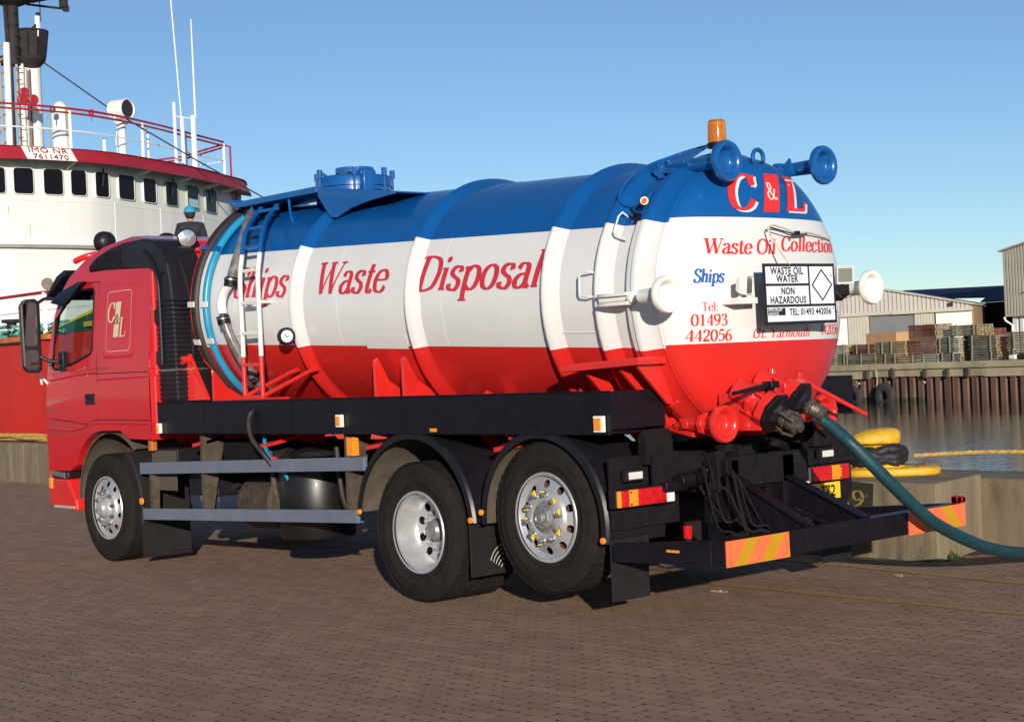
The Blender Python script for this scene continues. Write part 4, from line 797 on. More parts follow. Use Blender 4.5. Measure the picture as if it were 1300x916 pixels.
# ---- wheels
def wheel(cx, cy, cz, sg_, kind, parent, tyre_w=.285):
    # sg_: outward direction along y ; kind 'steer' / 'drive' / 'tag'
    hub = bpy.data.objects.new('wheel', None); col.objects.link(hub); hub.parent = truck; ORG[hub.name] = Vector((cx, cy, cz)); hub.location = Vector((cx, cy, cz))-worg(truck); hub.empty_display_size = .2
    o = Vector((cx, cy, cz)); ax = Vector((0, sg_, 0)); w2 = tyre_w/2
    prof = [(-w2+.03, .29), (-w2+.005, .32), (-w2-.003, .36), (-w2-.006, .362), (-w2-.006, .366), (-w2-.004, .38), (-w2+.000, .43), (-w2-.002, .432), (-w2+.002, .44), (-w2+.014, .475), (-w2+.030, .499), (-w2+.05, .508)]
    for k in range(-2, 3):
        c = k*.046; prof += [(c-.018, .513), (c-.015, .514), (c+.015, .514), (c+.018, .513)]
        if k < 2: prof += [(c+.0195, .500), (c+.0265, .500)]
    prof += [(w2-.05, .508), (w2-.030, .499), (w2-.014, .475), (w2-.002, .44), (w2+.003, .432), (w2+.001, .430), (w2+.004, .385), (w2+.007, .378), (w2+.004, .372), (w2-.000, .350), (w2-.002, .345), (w2-.010, .335), (w2-.006, .325), (w2-.014, .305), (w2-.03, .29)]
    N = 144
    def rf(i, k, r):
        if r > .495 and r < .511 or (abs(prof[i][0]) > w2-.04 and r > .47): return r-(.006 if (k % 3 == 0) else 0)
        if r >= .513 and kind != 'steer' and k % 3 == 0 : return r-.008
        return r
    mb = MB(); mb.lathe(o, ax, prof, N, rfn=rf); obj('tyre', mb, RUBBER, hub, ang=28)
    mb = MB(); e = w2-.022
    if kind == 'drive':
        prof = [(e+.012, .283), (e+.014, .298), (e+.004, .304), (e-.01, .295), (e-.02, .272), (e-.05, .268), (e-.10, .262), (e-.15, .255), (e-.17, .243), (e-.178, .237)]
        dx = e-.178; d2 = [(dx+.0, .237), (dx+.001, .232)]; rin = [(dx-.012, .165), (dx-.014, .12), (dx-.012, .085)]; hr = .205
        hubp = [(dx-.012, .086), (dx+.02, .084), (dx+.05, .075), (dx+.07, .06), (dx+.075, 1e-4)]
    else:
        prof = [(e+.012, .283), (e+.014, .298), (e+.004, .304), (e-.01, .295), (e-.022, .272), (e-.03, .262), (e-.034, .256)]
        dx = e-.034; d2 = [(dx, .256), (dx+.004, .272-.0)][:1]+[(dx+.004, .252)]; rin = [(dx+.030, .192), (dx+.050, .180), (dx+.060, .160), (dx+.060, .12), (dx+.050, .105)]; hr = .205
        hubp = [(dx+.05, .106), (dx+.062, .10), (dx+.075, .088), (dx+.10, .085), (dx+.11, .07), (dx+.125, .062), (dx+.13, .045), (dx+.128, 1e-4)] if kind == 'steer' else [(dx+.05, .106), (dx+.056, .102), (dx+.06, .082), (dx+.082, .076), (dx+.09, .066), (dx+.09, .045), (dx+.105, .04), (dx+.112, .03), (dx+.104, .022), (dx+.104, 1e-4)]
    mb.lathe(o, ax, prof+d2, 60, rfn=None)
    # disc band with ten real hand holes, 6 segments per hole
    u = ax.cross(Vector((0, 0, 1))); u.normalize(); v = ax.cross(u); r0, r1 = d2[-1][1], rin[0][1]; a0_, a1_ = d2[-1][0], rin[0][0]; rows = 6; b = len(mb.v); RH = .031 if kind == 'drive' else .027
    for i in range(rows+1):
        for k in range(60):
            r = r0+(r1-r0)*i/rows; A = 2*math.pi*k/60; kk = (k % 6); pc = A-2*math.pi*(kk-3)/60 if True else 0; hx = (kk-3)
            px, py = r*math.cos(A), r*math.sin(A)
            if 1 <= kk <= 5 and 1 <= i <= 5:
                Ac = 2*math.pi*(k-kk+3)/60; rc = r0+(r1-r0)*.5; gx, gy = (kk-3)/2., (i-3)/2.
                m_ = max(abs(gx), abs(gy))
                if m_ > 0:
                    l = math.hypot(gx, gy); sx, sy = gx/l*m_*RH, -gy/l*m_*RH
                    px = (rc+sy)*math.cos(Ac)-sx*math.sin(Ac); py = (rc+sy)*math.sin(Ac)+sx*math.cos(Ac)
            rr = math.hypot(px, py); f_ = max(0, min(1, (rr-r0)/(r1-r0))); a = a0_+(a1_-a0_)*f_
            mb.v.append(tuple(o+ax*a+u*px+v*py))
    for i in range(rows):
        for k in range(60):
            if 1 <= (k % 6) <= 4 and 1 <= i <= 4: continue
            mb.f.append((b+i*60+k, b+i*60+(k+1) % 60, b+(i+1)*60+(k+1) % 60, b+(i+1)*60+k)); mb.m.append(0); mb.sm.append(True)
    mb.lathe(o, ax, rin, 60)
    obj('rim', mb, SILVER, hub, ang=32)
    mb = MB(); mb.lathe(o, ax, [(-.1, .25), (dx-.05, .245), (dx-.05, .001)], 40); obj('brake_drum', mb, RUST if kind != 'drive' else CHAS, hub)
    mb = MB(); mb.lathe(o, ax, hubp, 32); obj('hub', mb, SILVER if kind == 'steer' else mat('hub_grey', (.28, .28, .28), .4, metal=.5, var=.3, scale=30), hub, ang=32)
    rn = .158 if kind != 'drive' else .135; an = rin[2][0] if kind != 'drive' else dx-.013
    for k in range(10):
        A = R(36*k+10); c = o+u*rn*math.cos(A)+v*rn*math.sin(A)+ax*an
        mb = MB(); mb.lathe(c, ax, [(0, .021), (.008, .021)], 14); mb.lathe(c, ax, [(.008, .017), (.034, .016), (.038, .010), (.038, 1e-4)], 6, smooth=False); obj('wheel_nut', mb, STEEL if kind != 'drive' else SILVER, hub)
        if kind == 'tag' and k not in (3,):
            B = A+(.55 if k % 2 else -.35)*2; dr = u*math.cos(B)+v*math.sin(B); sdv = ax.cross(dr); mb = MB()
            mb.prism([c+ax*.012+dr*.045, c+ax*.012+dr*.01+sdv*.022, c+ax*.012-dr*.018, c+ax*.012+dr*.01-sdv*.022], ax*.006); obj('nut_indicator', mb, mat('indicator_yellow', (.85, .62, .03), .4), hub)
    return hub
for sg_ in (-1, 1):
    wheel(-4.85, sg_*1.075, .512, sg_, 'steer', truck, .29)
    wheel(0, sg_*1.10, .512, sg_, 'drive', truck, .28); wheel(0, sg_*.785, .512, sg_, 'drive', truck, .28)
    wheel(1.37, sg_*1.085, .675, sg_, 'tag', truck, .28)

# ---- rear end
mb = MB(); mb.box(2.86, 2.965, -1.25, 1.25, .452, .60); bum = obj('rear_bumper', mb, BLACK, truck, bevel=.006)
for sg_ in (-1, 1):
    ya, yb = sorted((sg_*1.25, sg_*1.19)); mb = MB(); mb.prism([(2.02, ya, .425), (2.855, ya, .452), (2.855, ya, .60), (2.02, ya, .54)], (0, .06, 0)); obj('bumper_return', mb, BLACK, truck, bevel=.005)
    y0_, y1_ = (-1.245, -.665) if sg_ < 0 else (.585, 1.245)
    mb = MB(); mb.box(2.966, 2.974, y0_, y1_, .448, .602); bd = obj('marker_board', mb, ORNG, truck, origin=(2.97, y0_, .5), label='orange board with yellow diagonal stripes at the %s end of the bumper' % ('left' if sg_ < 0 else 'right'))
    L_ = y1_-y0_; H_ = .154
    for k in range(3 if sg_ < 0 else 2):
        s0 = (.06+.245*k) if sg_ < 0 else (.22+.27*k); wd = .115; sl_ = .12
        pts = [(s0, 0), (s0+wd, 0), (s0+wd+sl_, H_), (s0+sl_, H_)] if sg_ < 0 else [(s0, 0), (s0+wd, 0), (s0+wd-sl_, H_), (s0-sl_, H_)]
        # clip in u
        out = []
        for i in range(4):
            p, q = pts[i], pts[(i+1) % 4]; pin, qin = p[0] <= L_, q[0] <= L_
            if pin: out.append(p)
            if pin != qin: t_ = (L_-p[0])/(q[0]-p[0]); out.append((L_, p[1]+(q[1]-p[1])*t_))
        if len(out) > 2: mb = MB(); mb.add([(2.9755, y0_+a, .448+b_) for a, b_ in out], [tuple(range(len(out)))]); obj('stripe', mb, YELB, bd)
    for a, b_ in ((.03, .13), (.03, .025), (L_-.04, .025), (L_-.04, .125), (L_/2, .13), (L_/2, .02)):
        mb = MB(); mb.lathe((2.976, y0_+a, .448+b_), (1, 0, 0), [(0, .006), (.003, .004), (.003, 1e-4)], 8); obj('rivet', mb, STEEL, bd)
    mb = MB(); mb.box(2.9, 2.95, 1.19, 1.24, .602, .65); mb.cyl((2.9, 1.26, .625), (2.96, 1.26, .625), .022, 10); obj('bumper_lamp', mb, REDL, truck, bevel=.006)
mb = MB(); mb.cyl((2.38, -.93, .56), (2.38, -.93, .64), .028, 12); obj('gladhand', mb, REDL, truck)
mb = MB(); mb.tube(cat_rom([(2.38, -.93, .57), (2.40, -.93, .50), (2.5, -.98, .47), (2.62, -1.02, .48)], 6), .024, 10); mb.box(2.45, 2.60, -1.255, -1.18, .50, .515); mb.cyl((2.66, -1.0, .42), (2.66, -1.0, .53), .03, 10); obj('tow_fitting', mb, BLACK, truck)
mb = MB(); mb.box(2.50, 2.60, -1.258, -1.251, .515, .53); obj('side_reflector', mb, AMBER, truck)
# tail posts, head beam, sloping under-run brackets
for y in (-.38, .19):
    mb = MB(); mb.box(2.20, 2.30, y-.06, y+.06, .62, 1.01); mb.box(2.14, 2.199, y-.12, y+.12, .60, 1.01); obj('tail_post', mb, BLACK, truck, bevel=.005)
    mb = MB(); zt_ = .875 if y > 0 else .93
    mb.prism([(2.28, y-.02, zt_-.01), (2.28, y-.02, .68), (2.80, y-.02, .50), (2.96, y-.02, .50), (2.96, y-.02, .60)], (0, .012, 0)); mb.beam((2.26, y+.0, zt_), (2.92, y+.0, .605), .09, .014); mb.beam((2.28, y, .66), (2.86, y, .47), .07, .02)
    obj('under_run_bracket', mb, BLACK, truck, bevel=.003)
mb = MB(); mb.box(2.16, 2.24, -.26, .07, .80, .97); obj('tail_beam', mb, BLACK, truck, bevel=.006)
mb = MB(); mb.box(2.10, 2.13, -.95, -.45, .84, 1.08); obj('tail_panel', mb, CHAS, truck, bevel=.004)
mb = MB(); mb.box(2.06, 2.09, .30, .50, .78, 1.0); obj('tail_panel', mb, CHAS, truck, bevel=.004)
mb = MB(); mb.box(2.04, 2.10, .5, 1.24, .89, .93); obj('lamp_bar', mb, CHAS, truck, bevel=.004)
mb = MB(); mb.cyl((2.2, -.8, .9), (2.2, -.5, .92), .05, 12); mb.cyl((2.25, -.62, .92), (2.3, -.62, .98), .035, 10); mb.box(2.13, 2.19, -.9, -.7, .84, .9); obj('air_valve', mb, BLACK, truck, bevel=.004)
mb = MB(); mb.box(2.12, 2.16, -.5, .5, 1.05, 1.08); mb.tube(cat_rom([(2.1, -.4, 1.0), (2.15, -.1, 1.12), (2.2, .2, 1.08), (2.1, .5, 1.0)], 6), .03, 8); mb.box(1.9, 2.2, -.2, .0, 1.02, 1.10); obj('pipe_run', mb, CHAS, truck)
for sg_ in (-1, 1):
    s = lambda a, b: tuple(sorted((sg_*a, sg_*b)))
    ya, yb = s(1.30, .78) if sg_ < 0 else s(1.065, .515)
    o_ = (2.13, (ya+yb)/2, .81); mb = MB(); mb.box(2.06, 2.125, ya, yb, .765, .885); tl = obj('tail_lamp', mb, PLASB, truck, origin=o_, bevel=.008)
    cols_ = ((.0, .07, AMBER), (.07, .20, REDL), (.20, .36, AMBER), (.36, .86, REDL), (.86, 1, WPLAIN)) if sg_ < 0 else ((.0, .2, WPLAIN), (.2, .64, REDL), (.64, .84, AMBER), (.84, 1, REDL))
    for a, b_, m_ in cols_:
        L_ = yb-ya; mb = MB(); mb.box(2.126, 2.15, ya+a*L_+.002, ya+b_*L_-.002, .772, .878); ln = obj('lamp_lens', mb, m_, tl, bevel=.008)
        if m_ is REDL and b_-a > .3:
            mb = MB()
            for q in range(6): yy = ya+a*L_+.03+(b_-a)*L_*q/6.6; mb.box(2.1502, 2.1512, yy, yy+.004, .785, .865)
            obj('lens_rib', mb, REDL, tl)
    for a in (.22, .80):
        for z in (.786, .864): mb = MB(); mb.lathe((2.151, ya+a*(yb-ya), z), (1, 0, 0), [(0, .008), (.003, .006), (.003, 1e-4)], 8); obj('lens_screw', mb, INK, tl)
    yc = -1.09 if sg_ < 0 else .88
    mb = MB(); mb.box(2.06, 2.10, yc-.085, yc+.085, .925, 1.0); rl = obj('reversing_lamp', mb, PLASB, truck, bevel=.004)
    mb = MB(); mb.box(2.101, 2.108, yc-.062, yc+.062, .938, .984); obj('lamp_glass', mb, mat('lamp_white', (.62, .62, .58), .3, var=.1, scale=80), rl, bevel=.003)
mb = MB(); mb.box(2.16, 2.168, .42, .92, .645, .762); pl_ = obj('number_plate', mb, PLATE, truck)
sans('372', .115, lambda u, v, l: Vector((2.170+l, .775+u, .665+v)), [INK], pl_, bold=.012, xscale=.95)

# ---- cab
mb = MB()
def ytum(z): return 1.222-.11*max(0, (z-1.55)/1.35)**1.6-.025*max(0, (1.5-z)/.6)**2
WIN = [(-5.87, 1.89), (-5.83, 1.86), (-5.70, 1.862), (-5.35, 1.92), (-5.06, 1.99), (-5.02, 2.04), (-5.02, 2.58), (-5.05, 2.62), (-5.36, 2.62), (-5.56, 2.54), (-5.82, 2.36)]
UP = [(-5.99, 1.85), (-5.95, 2.1), (-5.87, 2.38), (-5.76, 2.60), (-5.60, 2.74), (-5.30, 2.88), (-4.95, 2.97), (-4.5, 3.01), (-3.98, 3.0), (-3.90, 2.9), (-3.90, 1.85)]
lowarch = [(-4.85+.72*math.cos(R(a)), .53+.72*math.sin(R(a))) for a in range(175, 89, -9)]
LOW = [(-5.99, 1.85), (-6.03, 1.5), (-6.06, 1.25), (-6.075, .85), (-5.62, .85)]+[p for p in lowarch if p[0] > -5.6 and p[1] > .84]+[(-4.50, 1.25), (-4.34, 1.175), (-3.90, 1.165), (-3.90, 1.85)]
def side_faces(poly, hole, sg_, yf):
    loops = [[Vector((x, z, 0)) for x, z in poly]]
    if hole: loops.append([Vector((x, z, 0)) for x, z in hole])
    tri = tessellate_polygon(loops); flat = poly+(hole or [])
    mb.add([(x, sg_*yf(z), z) for x, z in flat], [tuple(t) for t in tri])
for sg_ in (-1, 1):
    side_faces(UP, WIN, sg_, ytum); side_faces(LOW, None, sg_, ytum)
# outline strips with rounded corners across the cab
ring = UP[:-1]+[UP[-1]]+list(reversed(LOW))[1:-1]     # closed profile
RR = ring; n = len(RR); CR = [(0, 0), (.012, .030), (.045, .062), (.10, .085), (.25, .10)]
def rn_(i):
    a = Vector(RR[i-1]); b_ = Vector(RR[(i+1) % n]); t_ = (b_-a).normalized(); return Vector((-t_.y, t_.x))
def outw(i):
    x, z = RR[i]
    if z > 1.84 and x < -3.99 or (x < -5.9 and z > .8): return rn_(i)
    return None
sec = []
for i in range(n):
    x, z = RR[i]; y = ytum(z); o_ = outw(i); row = []
    for sg_ in (-1, 1):
        cr_ = CR if sg_ < 0 else CR[::-1]
        for dy, d_ in cr_:
            sc_ = 1 if o_ is not None else 0
            nn = o_ if o_ is not None else Vector((0, 0)); sgnn = 1 if nn.dot(Vector((x+4.9, z-1.6))) > 0 else -1
            row.append((x+nn.x*d_*sgnn*.8, sg_*(y-dy), z+nn.y*d_*sgnn*.8))
    sec.append(row)
m = len(sec[0]); b = len(mb.v)
for row in sec: mb.v += row
for i in range(n):
    j = (i+1) % n; za, zb = RR[i][1], RR[j][1]; xa, xb = RR[i][0], RR[j][0]
    for k in range(m-1):
        if xa < -5.7 and xb < -5.7 and min(za, zb) >= 1.85 and max(za, zb) < 2.61 and k in (3, 4, 5): continue     # windscreen opening
        if k == 4 and xa == -3.90 and xb == -3.90 and min(za, zb) >= 1.85: pass
        mb.f.append((b+i*m+k, b+i*m+k+1, b+j*m+k+1, b+j*m+k)); mb.m.append(0); mb.sm.append(True)
cab = obj('cab', mb, CRED, truck, origin=(-4.9, 0, 1.6), ang=32)
bm = bmesh.new(); bm.from_mesh(cab.data); cz_ = 1.6
for q in range(22): bmesh.ops.bisect_plane(bm, geom=bm.verts[:]+bm.edges[:]+bm.faces[:], plane_co=(0, 0, .5+.11*q-cz_), plane_no=(0, 0, 1))
bm.normal_update(); sv = {v for f in bm.faces if abs(f.normal.y) > .97 and abs(f.calc_center_median().y) > 1.0 for v in f.verts}
for v in sv: v.co.y = math.copysign(ytum(v.co.z+cz_), v.co.y)
bmesh.ops.remove_doubles(bm, verts=bm.verts[:], dist=.0008); bmesh.ops.recalc_face_normals(bm, faces=bm.faces[:]); bm.to_mesh(cab.data); bm.free(); cab.data.shade_smooth(); cab.data.set_sharp_from_angle(angle=R(32))
# the front lip of the wheel arch, windscreen and side glass
for sg_ in (-1, 1):
    mb = MB(); vs = [(x, sg_*(ytum(z)-.022), z) for x, z in WIN]; mb.add(vs, [tuple(range(len(WIN)))]); mb2 = obj('side_window', mb, GLASS, cab)
    mb = MB(); pts = [(x, sg_*(ytum(z)-.002), z) for x, z in WIN]; mb.tube(pts, .014, 6, closed=True); obj('window_seal', mb, PLASB, cab)
mb = MB(); ws = [(-6.045, 1.86), (-6.01, 2.1), (-5.93, 2.38), (-5.84, 2.60)]
for i, (x, z) in enumerate(ws): mb.v += [(x, -ytum(z)+.14, z), (x, ytum(z)-.14, z)]
for i in range(3): mb.f.append((2*i, 2*i+1, 2*i+3, 2*i+2)); mb.m.append(0); mb.sm.append(True)
obj('windscreen', mb, GLASS, cab)
DARKI = mat('cab_interior', (.035, .033, .036), .85, var=.3, scale=8)
mb = MB(); mb.box(-5.95, -3.95, -1.15, 1.15, 1.26, 1.30); mb.box(-5.93, -5.55, -1.12, 1.12, 1.45, 1.92); obj('dashboard', mb, DARKI, cab, bevel=.03)
mb = MB(); mb.tube([(-5.48+.12*math.sin(R(a))*.45, -.55+.2*math.cos(R(a)), 1.93+.18*math.sin(R(a))) for a in range(0, 360, 20)], .014, 8, closed=True); mb.cyl((-5.6, -.55, 1.8), (-5.48, -.55, 1.93), .03, 8); obj('steering_wheel', mb, PLASB, cab)
for y in (-.55, .6):
    mb = MB(); mb.box(-5.05, -4.6, y-.24, y+.24, 1.45, 1.62); mb.prism([(-4.72, y-.23, 1.6), (-4.58, y-.23, 1.6), (-4.48, y-.23, 2.2), (-4.60, y-.23, 2.2)], (0, .46, 0)); mb.box(-4.56, -4.44, y-.12, y+.12, 2.20, 2.40); obj('seat', mb, DARKI, cab, bevel=.04)
# seams, door handle, panel
def seam(pts, w_=.008, y=None, m=INK, r=.0045):
    mb = MB(); mb.tube([(x, -(ytum(z) if y is None else y)-.0005, z) for x, z in pts], r, 6); obj('door_seam', mb, m, cab)
seam([(-4.925, 2.68), (-4.925, 1.85), (-4.93, 1.30)]); seam([(-4.925, 2.68), (-5.3, 2.68), (-5.66, 2.58), (-5.80, 2.46)]); seam([(-4.93, 1.795), (-3.91, 1.79)]); seam([(-5.98, 1.37), (-5.5, 1.34), (-5.22, 1.31), (-5.05, 1.345), (-4.93, 1.355), (-3.91, 1.345)])
seam([(-5.93, 1.75), (-5.4, 1.79), (-4.93, 1.805)], m=CRED, r=.010); seam([(-4.93, 1.735), (-3.91, 1.745)], m=CRED, r=.008)
seam([(-5.98, 1.27), (-5.5, 1.25), (-5.25, 1.28), (-5.1, 1.32), (-4.93, 1.325), (-3.91, 1.315)], m=CRED, r=.012)
mb = MB(); mb.box(-5.17, -4.97, -1.228, -1.212, 1.50, 1.605); hd = obj('door_handle', mb, PLASB, cab, bevel=.006)
mb = MB(); mb.box(-5.15, -4.99, -1.240, -1.229, 1.565, 1.595); obj('handle_grip', mb, PLASB, hd, bevel=.004)
for x_, z in ((-5.17, 1.86), (-5.12, 1.78)): mb = MB(); mb.lathe((x_, -1.216, z), (0, -1, 0), [(0, .014), (.006, .012), (.006, 1e-4)], 12); obj('door_lock', mb, STEEL, cab)
# raised sleeper panel and gold logo, on the tumblehome plane
def CP(x, z, l): return Vector((x, -ytum(z)-l, z+l*.09))
def rrect(x0, x1, z0, z1, r, k=5):
    out = []
    for cx, cz, a0 in ((x1-r, z1-r, 0), (x0+r, z1-r, 90), (x0+r, z0+r, 180), (x1-r, z0+r, 270)):
        for q in range(k+1): A = R(a0+90*q/k); out.append((cx+r*math.cos(A), cz+r*math.sin(A)))
    return out
o1, o2 = rrect(-4.80, -4.19, 1.93, 2.63, .06), rrect(-4.775, -4.215, 1.955, 2.605, .05); mb = MB(); n_ = len(o1)
mb.add([CP(x, z, .0005) for x, z in o1]+[CP(x, z, .0045) for x, z in o2], [(i, (i+1) % n_, n_+(i+1) % n_, n_+i) for i in range(n_)]+[tuple(range(n_, 2*n_))], 0, False); sp = obj('side_panel', mb, CRED, cab)
o1, o2 = rrect(-4.735, -4.255, 1.995, 2.565, .05), rrect(-4.730, -4.260, 2.0, 2.56, .047); mb = MB(); mb.add([CP(x, z, .0055) for x, z in o1+o2], [(i, (i+1) % n_, n_+(i+1) % n_, n_+i) for i in range(n_)]); obj('gold_line', mb, GOLD, cab)
LG = lambda u, v, l: CP(-4.70+u+v*.14, 2.13+v, .005+l)
mb = MB(); mb.add([LG(.105, .0, .001), LG(.205, .0, .001), LG(.205, .33, .001), LG(.105, .33, .001)], [(0, 1, 2, 3)]); obj('gold_bar', mb, GOLD, cab)
lettering('gold_letter', 'C', LG, -.045, .105, .145, .18, [GOLD], cab, heavy=1.3, shear=0, lift=.001)
lettering('gold_letter', 'L', LG, .215, .355, .0, .18, [GOLD], cab, heavy=1.3, shear=0, lift=.0035)
lettering('ampersand', '&', LG, .105, .205, .125, .085, [mat('dark_red_ink', (.18, .01, .015), .4)], cab, heavy=1.3, shear=0, lift=.003)
# rear corner pillar catching the light
mb = MB(); mb.box(-3.93, -3.875, -1.16, -.9, 1.36, 2.72); mb.box(-3.92, -3.86, -1.19, -1.10, 1.30, 1.76); obj('corner_panel', mb, CRED, cab, bevel=.02)
# bumper and corner
mb = MB()
mb.prism([(-6.13, -1.19, .93), (-6.13, -1.19, .52), (-6.05, -1.19, .475), (-5.52, -1.19, .455), (-5.54, -1.19, .56), (-5.66, -1.19, .70), (-5.70, -1.19, .765), (-6.07, -1.19, .765), (-6.07, -1.19, .845), (-5.62, -1.19, .845), (-5.60, -1.19, .93)], (0, 2.38, 0))
bmp = obj('front_bumper', mb, RED, truck, bevel=.02)
mb = MB(); mb.box(-6.04, -5.68, -1.20, -1.05, .770, .842); obj('step_slot', mb, PLASB, bmp, bevel=.02)
mb = MB(); mb.cyl((-6.0, -1.195, .82), (-5.72, -1.195, .80), .03, 12); obj('step_pad', mb, mat('grey_rubber', (.12, .11, .11), .7), bmp)
mb = MB(); mb.box(-6.10, -6.03, -1.205, -1.17, .66, .77); obj('corner_lamp', mb, AMBER, bmp, bevel=.01)
mb = MB(); mb.box(-6.06, -6.02, -1.20, -1.16, .97, 1.22); obj('grille_end', mb, mat('grey_plastic', (.2, .19, .17), .5), bmp, bevel=.008)
mb = MB(); mb.box(-6.0, -5.56, -1.2, -1.19, .475, .50); obj('bumper_trim', mb, mat('scuffed', (.4, .35, .3), .6), bmp)
mb = MB(); mb.lathe((-5.83, -1.195, .63), (0, -1, 0), [(0, .02), (.006, .018), (.006, 1e-4)], 12); obj('bumper_bolt', mb, RUST, bmp)
# mirror
mb = MB(); ml = [(0, -.33), (.03, -.37), (.15, -.36), (.19, -.30), (.20, .30), (.16, .36), (.04, .37), (0, .32)]
dY = Vector((-.12, -1, 0)).normalized(); mo = Vector((-5.74, -1.38, 2.20))
mb.prism([mo+dY*a+Vector((0, 0, b_)) for a, b_ in ml], (-.12, .036, 0)); mi_ = obj('wing_mirror', mb, PLASB, truck, bevel=.02)
nM = Vector((-dY.y, dY.x, 0)); nM = nM if nM.x > 0 else -nM
for (za, zb, ra) in ((-.10, .33, .045), (-.33, -.14, .04)):
    mb = MB(); q = rrect(.035, .170, za, zb, ra); mb.add([mo+dY*a+Vector((0, 0, b_))+nM*.004 for a, b_ in q], [tuple(range(len(q)))]); obj('mirror_glass', mb, mat('mirror_glass', (.12, .12, .13), .03, metal=1), mi_)
mb = MB(); mb.tube(cat_rom([(-5.66, -1.19, 1.93), (-5.72, -1.32, 1.95), (-5.76, -1.40, 2.0)], 4), .02, 8); mb.tube(cat_rom([(-5.72, -1.16, 2.54), (-5.76, -1.30, 2.57), (-5.78, -1.42, 2.5)], 4), .018, 8); mb.box(-5.66, -5.56, -1.25, -1.19, 1.84, 2.03); obj('mirror_arm', mb, PLASB, mi_, bevel=.008)
mb = MB(); mb.tube([(-6.0, -1.30, 1.86), (-6.05, -1.25, 1.72)], .012, 8); mb.tube([(-5.99, -1.21, 1.72), (-6.02, -1.27, 1.80)], .012, 8); obj('mirror_stay', mb, WPLAIN, mi_)
# visors / deflectors
mb = MB(); mb.prism([(-5.74, -1.28, 2.52), (-5.48, -1.27, 2.47), (-5.43, -1.26, 2.49), (-5.24, -1.22, 2.64), (-5.16, -1.20, 2.69), (-5.32, -1.18, 2.70), (-5.64, -1.22, 2.62)], (.0, .05, .01)); obj('side_visor', mb, mat('smoked_visor', (.006, .007, .013), .35, spec=.3), truck, bevel=.012)
mb = MB(); mb.prism([(-5.84, -1.06, 2.80), (-6.16, -1.10, 2.60), (-6.19, -1.10, 2.57), (-6.17, -1.10, 2.63), (-5.98, -1.08, 2.80), (-5.84, -1.06, 2.86)], (0, 2.15, 0)); obj('sun_visor', mb, MATS['smoked_visor'], truck, bevel=.006)
# roof bar with round lamps
mb = MB(); mb.tube(cat_rom([(-5.50, -1.10, 2.92), (-5.40, -1.06, 2.95), (-5.34, -.95, 2.98), (-5.33, -.6, 3.02), (-5.33, .6, 3.02), (-5.36, .95, 2.98), (-5.42, 1.04, 2.9)], 5), .03, 12); obj('roof_bar', mb, RED, truck)
for y in (-.80, -.1, .6):
    c = Vector((-5.42, y, 3.11)); mb = MB(); mb.lathe(c, (1, 0, 0), [(.075, 1e-4), (.072, .04), (.055, .08), (.02, .103), (-.03, .11), (-.05, .11), (-.05, .1), (-.045, 1e-4)], 32); mb.cyl(c-Vector((0, 0, .11)), c-Vector((0, 0, .14)), .015, 8); obj('roof_lamp', mb, PLASB, truck, ang=60)
c = Vector((-3.78, -.83, 3.0)); d = Vector((1, -.35, -.05)).normalized(); mb = MB(); mb.lathe(c, d, [(-.08, 1e-4), (-.07, .05), (-.02, .085), (.02, .09), (.03, .082)], 32); rl_ = obj('rear_work_lamp', mb, PLASB, truck, origin=c)
mb = MB(); mb.lathe(c, d, [(.02, .08), (.028, .05), (.03, 1e-4)], 32); obj('lamp_glass', mb, mat('reflector_glass', (.8, .8, .78), .12, metal=.8), rl_, ang=60)
mb = MB(); mb.box(-3.90, -3.86, -.78, .9, 2.60, 2.93); mb.tube([(-3.83, -.72, 2.90), (-3.83, .72, 2.90)], .022, 8); obj('rear_lamp_bar', mb, RED, truck, bevel=.01)
# intake snorkel
SN = [(-5.13, 2.78), (-5.14, 2.82), (-5.08, 2.875), (-4.95, 2.925), (-4.72, 2.975), (-4.42, 3.01), (-4.05, 3.015), (-3.86, 2.98), (-3.72, 2.90), (-3.62, 2.76), (-3.57, 2.55), (-3.54, 2.2), (-3.53, 1.5), (-3.84, 1.5), (-3.83, 2.62), (-3.87, 2.70), (-3.97, 2.74), (-4.4, 2.76), (-4.8, 2.785)]
mb = MB(); mb.prism([(x, -1.145, z) for x, z in SN], (0, .36, 0)); sn = obj('intake_snorkel', mb, PLASB, truck, bevel=.035); sn.modifiers['bevel'].segments = 3
mb = MB(); inn = [(-5.09, 2.80), (-5.10, 2.83), (-5.05, 2.86), (-4.93, 2.905), (-4.72, 2.95), (-4.44, 2.985), (-4.42, 2.775), (-4.8, 2.79)]
mb.prism([(x, -1.155, z) for x, z in inn], (0, .006, 0)); gr = obj('intake_grille', mb, mat('grille_dark', (.006, .005, .007), .6), sn)
for i in range(12):
    for j in range(5):
        x = -5.08+i*.055+(.027 if j % 2 else 0); z = 2.80+j*.052
        zt = np.interp(x, [p[0] for p in inn[:6]][1:], [p[1] for p in inn[:6]][1:])
        if z+.03 > zt or x > -4.46: continue
        mb = MB(); mb.beam((x, -1.159, z), (x+.022, -1.159, z+.038), .010, .014, up=(0, 1, 0)); obj('grille_bar', mb, PLASB, sn)
mb = MB(); mb.tube(cat_rom([(-4.03, -1.15, 2.90), (-3.92, -1.155, 2.84), (-3.82, -1.155, 2.70), (-3.765, -1.155, 2.5), (-3.76, -1.155, 1.9), (-3.765, -1.155, 1.86)], 6), .016, 8); mb.tube([(-4.415, -1.15, 2.99), (-4.415, -1.15, 2.78)], .008, 6); obj('snorkel_rib', mb, PLASB, sn)
